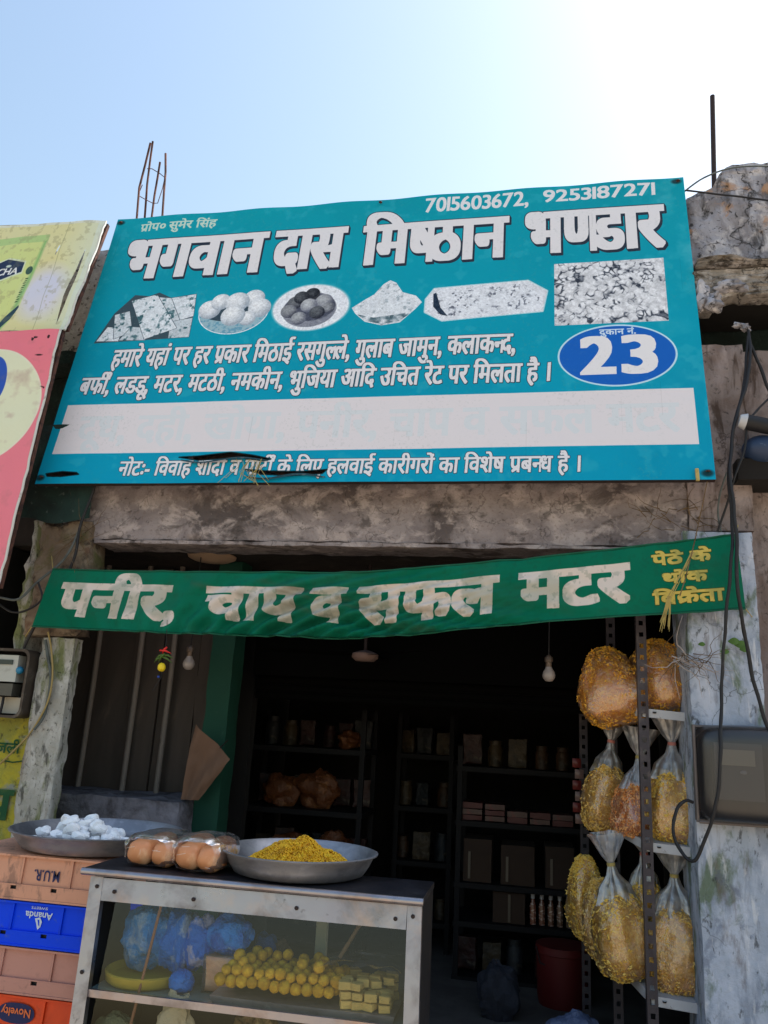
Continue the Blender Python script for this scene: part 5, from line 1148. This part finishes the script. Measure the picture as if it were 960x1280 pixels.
# bread buns in cling wrap
crust = mat('glazed_bread_crust', (206, 138, 92), .45, layers=[((236, 190, 146), 7, .5, .64, .8), ((150, 70, 34), 5, .54, .68, .6)], bump=(30, .3, 5, .004), spec=.5, coat=.2)
def bun(parent, c, r, ln, seed):
    m = MB().sphere((0, 0, 0), 1, 28, 18); r_ = []
    for q in m.v:
        e = Vector(q); n3 = 1+.07*mn.noise(e*2+Vector((seed, 0, 0)))
        r_.append((c[0]+math.copysign(abs(e.x)**.85, e.x)*r*n3, c[1]+ln*.5+math.copysign(abs(e.y)**.6, e.y)*ln*.5*n3, c[2]+r*.92+math.copysign(abs(e.z)**.85, e.z)*r*.92*n3))
    m.v = r_; return obj('bun', m, crust, parent, 180)
def bread(label, items, bbox):
    x0, x1, y0, y1, z1 = bbox; t = thing('bread_packet', label, 'bread', ((x0+x1)/2, (y0+y1)/2, 1.037), 'packets of buns on the cabinet top')
    for i, (x, y, z, r, ln) in enumerate(items): bun(t, (x, y, z), r, ln, i*3.3+x)
    def sk(u, v):
        th = u*2*math.pi; x = (x0+x1)/2; hw = (x1-x0)/2; f = lambda q, e: math.copysign(abs(q)**e, q)
        y = y0+(y1-y0)*v; k = 1-.25*(abs(v-.5)*2)**6; cr = 1+.03*math.sin(th*11+v*9)+.03*mn.noise(Vector((math.cos(th)*3, math.sin(th)*3, v*6)))
        return (x+hw*f(math.cos(th), .6)*k*cr, y, 1.0385+max(0., (z1-1.0385)*.5*(1+f(math.sin(th), .6)*k*cr)))
    obj('wrapper', MB().grid(sk, 56, 14), wrap, t, 180)
    # gathered streaks of the tied wrapper
    st = MB()
    for k in range(4):
        x = x0+(x1-x0)*rnd.uniform(.1, .9); z = 1.06+rnd.random()*.06
        st.tube([(x, y0-.004, z), (x+rnd.uniform(-.03, .03), y0-.005, z+rnd.uniform(-.02, .03))], .0005, 4)
    obj('wrap_crease', st, mat('white_crease_%d' % len(items), (214, 204, 196), .4), t)
    return t
B = 1.038
bread('smaller wrapped packet of two glazed buns near the pan of white sweets', [(-1.215, 2.56, B, .043, .12), (-1.130, 2.555, B, .042, .12), (-1.19, 2.66, B+.01, .042, .10)], (-1.265, -1.085, 2.545, 2.78, B+.098))
bread('larger wrapped packet of glazed buns in two layers touching the boondi pan', [(-1.045, 2.55, B, .044, .12), (-.968, 2.535, B, .043, .12), (-1.04, 2.60, B+.026, .040, .12), (-.965, 2.60, B+.026, .038, .12)], (-1.092, -.922, 2.525, 2.74, B+.105))

# ---------------------------------------------------------------- hanging things
def bulb(px, py, y, label):
    p = at(px, py, y); t = thing('light_bulb', label, 'light bulb', tuple(p), 'unlit bulbs hanging in the shopfront')
    obj('glass', MB().lathe([(0, -.034), (.016, -.031), (.027, -.018), (.030, -.004), (.026, .012), (.017, .026), (.014, .036)], tuple(p), 20), bulb_m, t, 180)
    obj('cap', MB().lathe([(.0145, .034), (.0145, .056), (.019, .058), (.019, .078), (.008, .090), (0, .092)], tuple(p), 16), bulb_base, t, 50)
    obj('cord', MB().tube([(p[0], y, p[2]+.09), (p[0]+.004, y, 2.10), (p[0], y, 2.345)], .003, 6), cable, t, 60)
bulb(236, 829, 3.90, 'unlit frosted bulb hanging in front of the brown boarding near the chilli charm')
bulb(686, 843, 3.90, 'unlit frosted bulb hanging before the dark shop interior near the snack rack')
ch = thing('lemon_chilli_charm', 'hanging charm of a yellow lemon and chillies under the green banner', 'charm', tuple(at(205, 832, 3.46)))
p = at(202, 834, 3.46); obj('lemon', MB().sphere(tuple(p), (.018, .018, .020), 18, 12, .1, 2), mat('lemon_peel', (226, 196, 30), .5, bump=(80, .3, 3, .002)), ch, 180)
obj('thread', MB().tube([tuple(at(209, 775, 3.44)), tuple(at(208, 800, 3.46)), tuple(at(203, 830, 3.46)), tuple(at(201, 848, 3.46)), tuple(at(190, 864, 3.46))], .0013, 5), cable, ch)
red_ch = mat('red_chilli', (206, 36, 30), .4); green_ch = mat('green_chilli', (64, 92, 26), .45)
def chilli(x0, y0, x1, y1, m):
    a, b = Vector(at(x0, y0, 3.455)), Vector(at(x1, y1, 3.455)); c = (a+b)/2+Vector((0, -.004, .006))
    obj('chilli', MB().tube([tuple(a), tuple(c), tuple(b)], [.0045, .005, .0012], 7), m, ch, 180)
chilli(200, 813, 214, 817, red_ch); chilli(209, 809, 203, 817, red_ch)
for q in ((206, 818, 194, 824), (205, 819, 216, 823), (203, 821, 215, 829), (206, 817, 198, 828), (201, 822, 193, 828)): chilli(*q, green_ch)
obj('blue_bead', MB().sphere(tuple(at(198, 846, 3.46)), (.007, .006, .006), 8, 6), mat('blue_bead', (30, 60, 140), .5), ch, 180)
# sacking hung on the green column
def cl_fn(u, v):
    A, B_, C_, D_ = [Vector(at(*q, 4.02)) for q in ((247, 905), (291, 949), (228, 999), (249, 1000))]
    p = (A*(1-u)+B_*u)*(1-v)+(C_*(1-u)+D_*u)*v; p.y += -.02-.02*math.sin(u*8+v*3)*(1-v*.4)-.01*mn.noise(Vector((u*5, v*5, 0))); return p
clo = thing('hanging_cloth', 'brown sackcloth hung in a pointed drape on the green column', 'cloth', tuple(at(245, 1000, 4.0)))
obj('drape', MB().grid(cl_fn, 24, 24), cloth_m, clo, 180)
obj('hook_nail', MB().tube([tuple(at(285, 925, 4.06)), tuple(at(275, 935, 3.98))], .003, 6), iron_dark, clo)

# ---------------------------------------------------------------- dry creepers and straw
def twigs(name, label, cat, c, n, ln, spread, seed, m, r=.0022, parent=None):
    r4 = random.Random(seed); mb = MB()
    for k in range(n):
        p = Vector(c)+Vector((r4.uniform(-1, 1)*spread[0], r4.uniform(-.5, .5)*.02, r4.uniform(-1, 1)*spread[1])); d = Vector((r4.uniform(-1, 1), r4.uniform(-.35, .05), r4.uniform(-.6, .6))).normalized(); pts = [tuple(p)]
        for j in range(5): d = (d+Vector((r4.gauss(0, .35), r4.gauss(0, .12), r4.gauss(0, .35)))).normalized(); p = p+d*ln*r4.uniform(.12, .26); pts.append((p.x, min(p.y, c[1]+.03), p.z))
        mb.tube(pts, [r*1.3, r, r*.9, r*.7, r*.5, r*.3], 5)
    return tag(obj(name, mb, m, None, 60), label, cat, kind='stuff') if not parent else obj(name, mb, m, parent, 60)
p = at(838, 648, 3.575); twigs('dry_creeper', 'dry brown creeper stems clinging to the beam above the banner end', 'creeper', tuple(p), 22, .16, (.12, .06), 1, twig_m, .0018)
p = at(862, 700, 3.44); 
sf = thing('creeper_tuft', 'wispy tuft of dry stems with a few green leaves on the pillar under the banner', 'creeper', tuple(at(850, 822, 3.55)))
twigs('stems', '', '', tuple(at(858, 822, 3.54)), 20, .18, (.09, .02), 2, twig_m, .0016, sf)
twigs('stems', '', '', tuple(at(850, 824, 3.52)), 8, .20, (.05, .012), 3, mat('pale_fibre', (160, 150, 146), .8), .0022, sf)
for k, (x, y) in enumerate(((926, 806), (917, 802), (930, 812), (905, 815), (876, 806))):
    p = Vector(at(x, y, 3.545)); s_ = .026-.003*k
    obj('leaf', MB().grid(lambda u, v: (p.x+(u-.5)*s_*2, p.y-.012*math.sin(u*3)-.004*k, p.z+(v-.5)*s_*1.3*math.sin(math.pi*min(max(u*.9+.05, 0), 1))), 8, 4), leaf_m, sf, 60)
st_ = MB(); r5 = random.Random(3)
for k in range(16):
    a = Vector(at(836+r5.uniform(-3, 3), 745, 3.42)); b = Vector(at(831+r5.uniform(-7, 6), 783+r5.uniform(-6, 8), 3.42)); st_.tube([tuple(a), tuple((a+b)/2+Vector((r5.uniform(-.006, .006), 0, 0))), tuple(b)], [.0018, .0015, .0006], 4)
for k in range(5): st_.tube([tuple(at(868-k, 690, 3.42)), tuple(at(850+r5.uniform(-3, 3), 722, 3.41)), tuple(at(836+r5.uniform(-3, 3), 748, 3.42))], .0014, 4)
tag(obj('straw_tuft', st_, straw_m, None), 'frayed straw rope end dangling over the foot of the green banner', 'straw', kind='stuff')
twigs('hanging_roots', 'thin dry roots hanging below the signboard at the mossy pillar top', 'roots', tuple(at(98, 668, 3.545)), 16, .22, (.03, .06), 6, twig_m, .0016)

# ---------------------------------------------------------------- inside the shop, its dimness put into the stock's colours
def simple_rack(x0, x1, y0, y1, zs_, zt, label):
    t = thing('steel_rack', label, 'rack', ((x0+x1)/2, (y0+y1)/2, .12))
    for x in (x0, x1):
        for y in (y0, y1): obj('upright', MB().box(x-.015, x+.015, y-.015, y+.015, .12, zt), rack_dark, t)
    for z in zs_: obj('shelf_plate', MB().box(x0-.02, x1+.02, y0-.02, y1+.02, z-.03, z), rack_dark, t)
    return t
simple_rack(-.40, .34, 5.2, 5.6, (.12+.02, .43, .64, .985, 1.30), 1.42, 'dim steel rack of packets and boxes at the back of the shop')
simple_rack(-1.72, -.98, 5.0, 5.4, (.30, .66, 1.00, 1.36), 1.6, 'dim steel rack in the dark inner corner by the wooden post')
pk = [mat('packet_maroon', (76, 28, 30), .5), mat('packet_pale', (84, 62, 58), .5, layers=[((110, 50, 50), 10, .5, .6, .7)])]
k = 0
for i in range(5):
    for j in range(3 if i < 2 else 2):
        x = -.32+.135*i; o = obj('packet', rough_box(x-.06, x+.06, 5.22, 5.40, 0, .032, .02, .004, .004, 80+i+j), pk[(i+j) % 2], None, 50)
        o.location.z = .986+.034*j; tag(o, ['flat pale', 'flat maroon'][1-(i+j) % 2 if (i+j) % 2 == 0 else 1]+' packet', 'packet', 'packets stacked on the dim back rack')
        o['label'] = ['bottom', 'middle', 'topmost'][j]+' flat packet of the '+['first', 'second', 'third', 'fourth', 'fifth'][i]+' pile on the dim back rack counted from the post'
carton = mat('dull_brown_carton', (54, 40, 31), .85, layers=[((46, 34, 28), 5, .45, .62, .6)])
for i, (x, w_, h_) in enumerate(((-.285, .17, .24), (-.045, .20, .22), (.20, .17, .23))):
    c_ = thing('carton', ['brown carton farthest from the snack bags on the middle shelf of the back rack', 'widest brown carton between two others on the back rack', 'brown carton on the middle shelf of the back rack closest to the snack bags'][i], 'carton', (x, 5.3, .641), 'cartons on the dim back rack')
    obj('box', rough_box(x-w_/2, x+w_/2, 5.22, 5.5, .642, .642+h_, .05, .002, .004, 90+i), carton, c_, 50); obj('tape', MB().box(x-w_/2+.03, x-w_/2+.045, 5.212, 5.2165, .66, .642+h_*.7), mat('tape_%d' % i, (86, 78, 68), .4), c_)
c_ = thing('carton', 'large dark carton beside the row of bottles', 'carton', (-.1, 5.3, .431), 'cartons on the dim back rack'); obj('box', rough_box(-.19, .0, 5.22, 5.5, .432, .60, .05, .002, .004, 95), carton, c_, 50); obj('tape', MB().box(-.10, -.085, 5.212, 5.2165, .44, .59), mat('tape_d', (80, 72, 62), .4), c_)
bt = None
for i in range(6):
    x = .045+.052*i
    t = thing('bottle', 'slim capped bottle in the row of six on the back rack', 'bottle', (x, 5.26, .431), 'row of slim bottles on the back rack')
    obj('body', MB().lathe([(0, 0), (.018, .002), (.019, .10), (.012, .125), (.009, .145)], (x, 5.26, .432), 14), mat('bottle_amber_%d' % i, (124-8*i, 74, 58), .2, layers=[((186, 170, 160), 30, .5, .56, .8, (1, 1, 3))], spec=.8), t, 60)
    obj('cap', MB().lathe([(.012, .142), (.012, .165), (0, .166)], (x, 5.26, .432), 12), white_paint, t, 50)
bk = thing('red_bucket', 'dark red plastic drum below the row of bottles', 'drum', (.2, 5.0, .12))
obj('drum', MB().lathe([(0, 0), (.125, .0), (.135, .05), (.138, .25), (.145, .255), (.142, .29), (.0, .292)], (.20, 4.95, .121), 32), mat('dark_red_plastic', (86, 14, 15), .6), bk, 50)
obj('handle', MB().tube([(.06, 4.90, .40), (.08, 4.86, .33), (.20, 4.83, .30), (.32, 4.86, .33), (.34, 4.90, .40)], .005, 6), iron_dark, bk, 60)
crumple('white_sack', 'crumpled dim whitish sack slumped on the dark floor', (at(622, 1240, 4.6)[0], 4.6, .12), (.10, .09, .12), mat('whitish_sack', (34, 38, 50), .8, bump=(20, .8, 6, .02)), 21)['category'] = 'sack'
crumple('blue_sack', 'bluish sack on the floor in front of the rack uprights', (.22, 4.15, .12), (.11, .10, .09), mat('bluish_sack', (96, 110, 146), .7, bump=(20, .8, 6, .02)), 22)['category'] = 'sack'
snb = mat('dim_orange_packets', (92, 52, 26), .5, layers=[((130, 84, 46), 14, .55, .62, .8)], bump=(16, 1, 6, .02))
for i, (x, z, s_) in enumerate(((-1.52, 1.0, .11), (-1.28, 1.0, .13), (-1.10, 1.36, .07), (-1.45, .66, .11), (-1.15, .66, .12))):
    o = crumple('snack_packet', ['orange packet nearest the wooden post on the dim corner rack', 'larger orange packet next to the post side one on the dim corner rack', 'small orange packet alone on the corner rack top shelf', 'orange packet low on the corner rack near the post', 'orange packet low on the corner rack away from the post'][i], (x, 5.15, z), (s_, .08, s_*.8), snb, 30+i, 'packets on the dim corner rack'); o['category'] = 'packet'
for i in range(6):
    x, z = .262+.012*(i % 2), 1.40-.055*i
    tag(obj('sachet', MB().grid(lambda u, v, x=x, z=z: (x-.022+.044*u, 4.50-.012*math.sin(u*3.1)*math.sin(v*3.1), z-.046*v), 4, 4), mat('sachet_%d' % i, ((104, 40, 36), (120, 96, 90))[i % 2], .35), None, 60), 'small shiny sachet in the strip hanging at the inner rack upright', 'sachet', 'sachets hanging in a strip')

# ---------------------------------------------------------------- stock crowding the inner racks, interior dimness put into its colours
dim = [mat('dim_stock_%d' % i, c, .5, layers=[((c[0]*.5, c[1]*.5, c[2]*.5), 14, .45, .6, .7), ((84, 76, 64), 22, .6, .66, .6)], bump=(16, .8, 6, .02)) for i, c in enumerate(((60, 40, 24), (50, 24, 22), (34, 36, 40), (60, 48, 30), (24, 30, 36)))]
def jar_mesh(h, r): return MB().lathe([(0, 0), (r, .002), (r*1.02, h*.72), (r*.8, h*.80), (r*.8, h*.84), (r*.86, h*.845), (r*.86, h), (0, h)], (0, 0, 0), 16)
r7 = random.Random(12); protos = []
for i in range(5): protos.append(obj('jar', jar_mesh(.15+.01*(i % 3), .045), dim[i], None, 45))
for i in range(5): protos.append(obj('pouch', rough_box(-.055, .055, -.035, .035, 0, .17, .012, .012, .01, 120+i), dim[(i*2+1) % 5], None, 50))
colour = ['tan', 'maroon', 'grey', 'ochre', 'slate']
first = set(); RK = []
for shelf, z in (('lowest', .30), ('second', .66), ('third', 1.0), ('top', 1.36)):
    for k in range(6): RK.append((-1.66+.125*k, 5.32, z, 'corner rack '+shelf+' shelf', k))
simple_rack(-.86, -.50, 5.7, 6.0, (.30, .66, 1.00, 1.34), 1.6, 'dimmest steel rack between the other two at the back of the shop')
for shelf, z in (('lowest', .30), ('second', .66), ('third', 1.0), ('top', 1.34)):
    for k in range(3): RK.append((-.82+.13*k, 5.8, z, 'middle rack '+shelf+' shelf', k))
for shelf, z in (('floor level', .14), ('top', 1.30)):
    for k in range(5): RK.append((-.33+.14*k, 5.36, z, 'bottle rack '+shelf+' shelf', k))
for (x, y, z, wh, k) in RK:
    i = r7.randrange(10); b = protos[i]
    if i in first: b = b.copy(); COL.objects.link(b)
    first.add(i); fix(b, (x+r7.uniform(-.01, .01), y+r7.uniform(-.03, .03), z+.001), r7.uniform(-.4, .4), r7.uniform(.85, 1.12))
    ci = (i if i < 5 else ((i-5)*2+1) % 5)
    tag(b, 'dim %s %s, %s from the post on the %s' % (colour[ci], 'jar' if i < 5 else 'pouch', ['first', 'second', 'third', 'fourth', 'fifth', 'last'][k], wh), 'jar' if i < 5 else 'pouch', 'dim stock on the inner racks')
for i, p_ in enumerate(protos):
    if i not in first: bpy.data.objects.remove(p_)
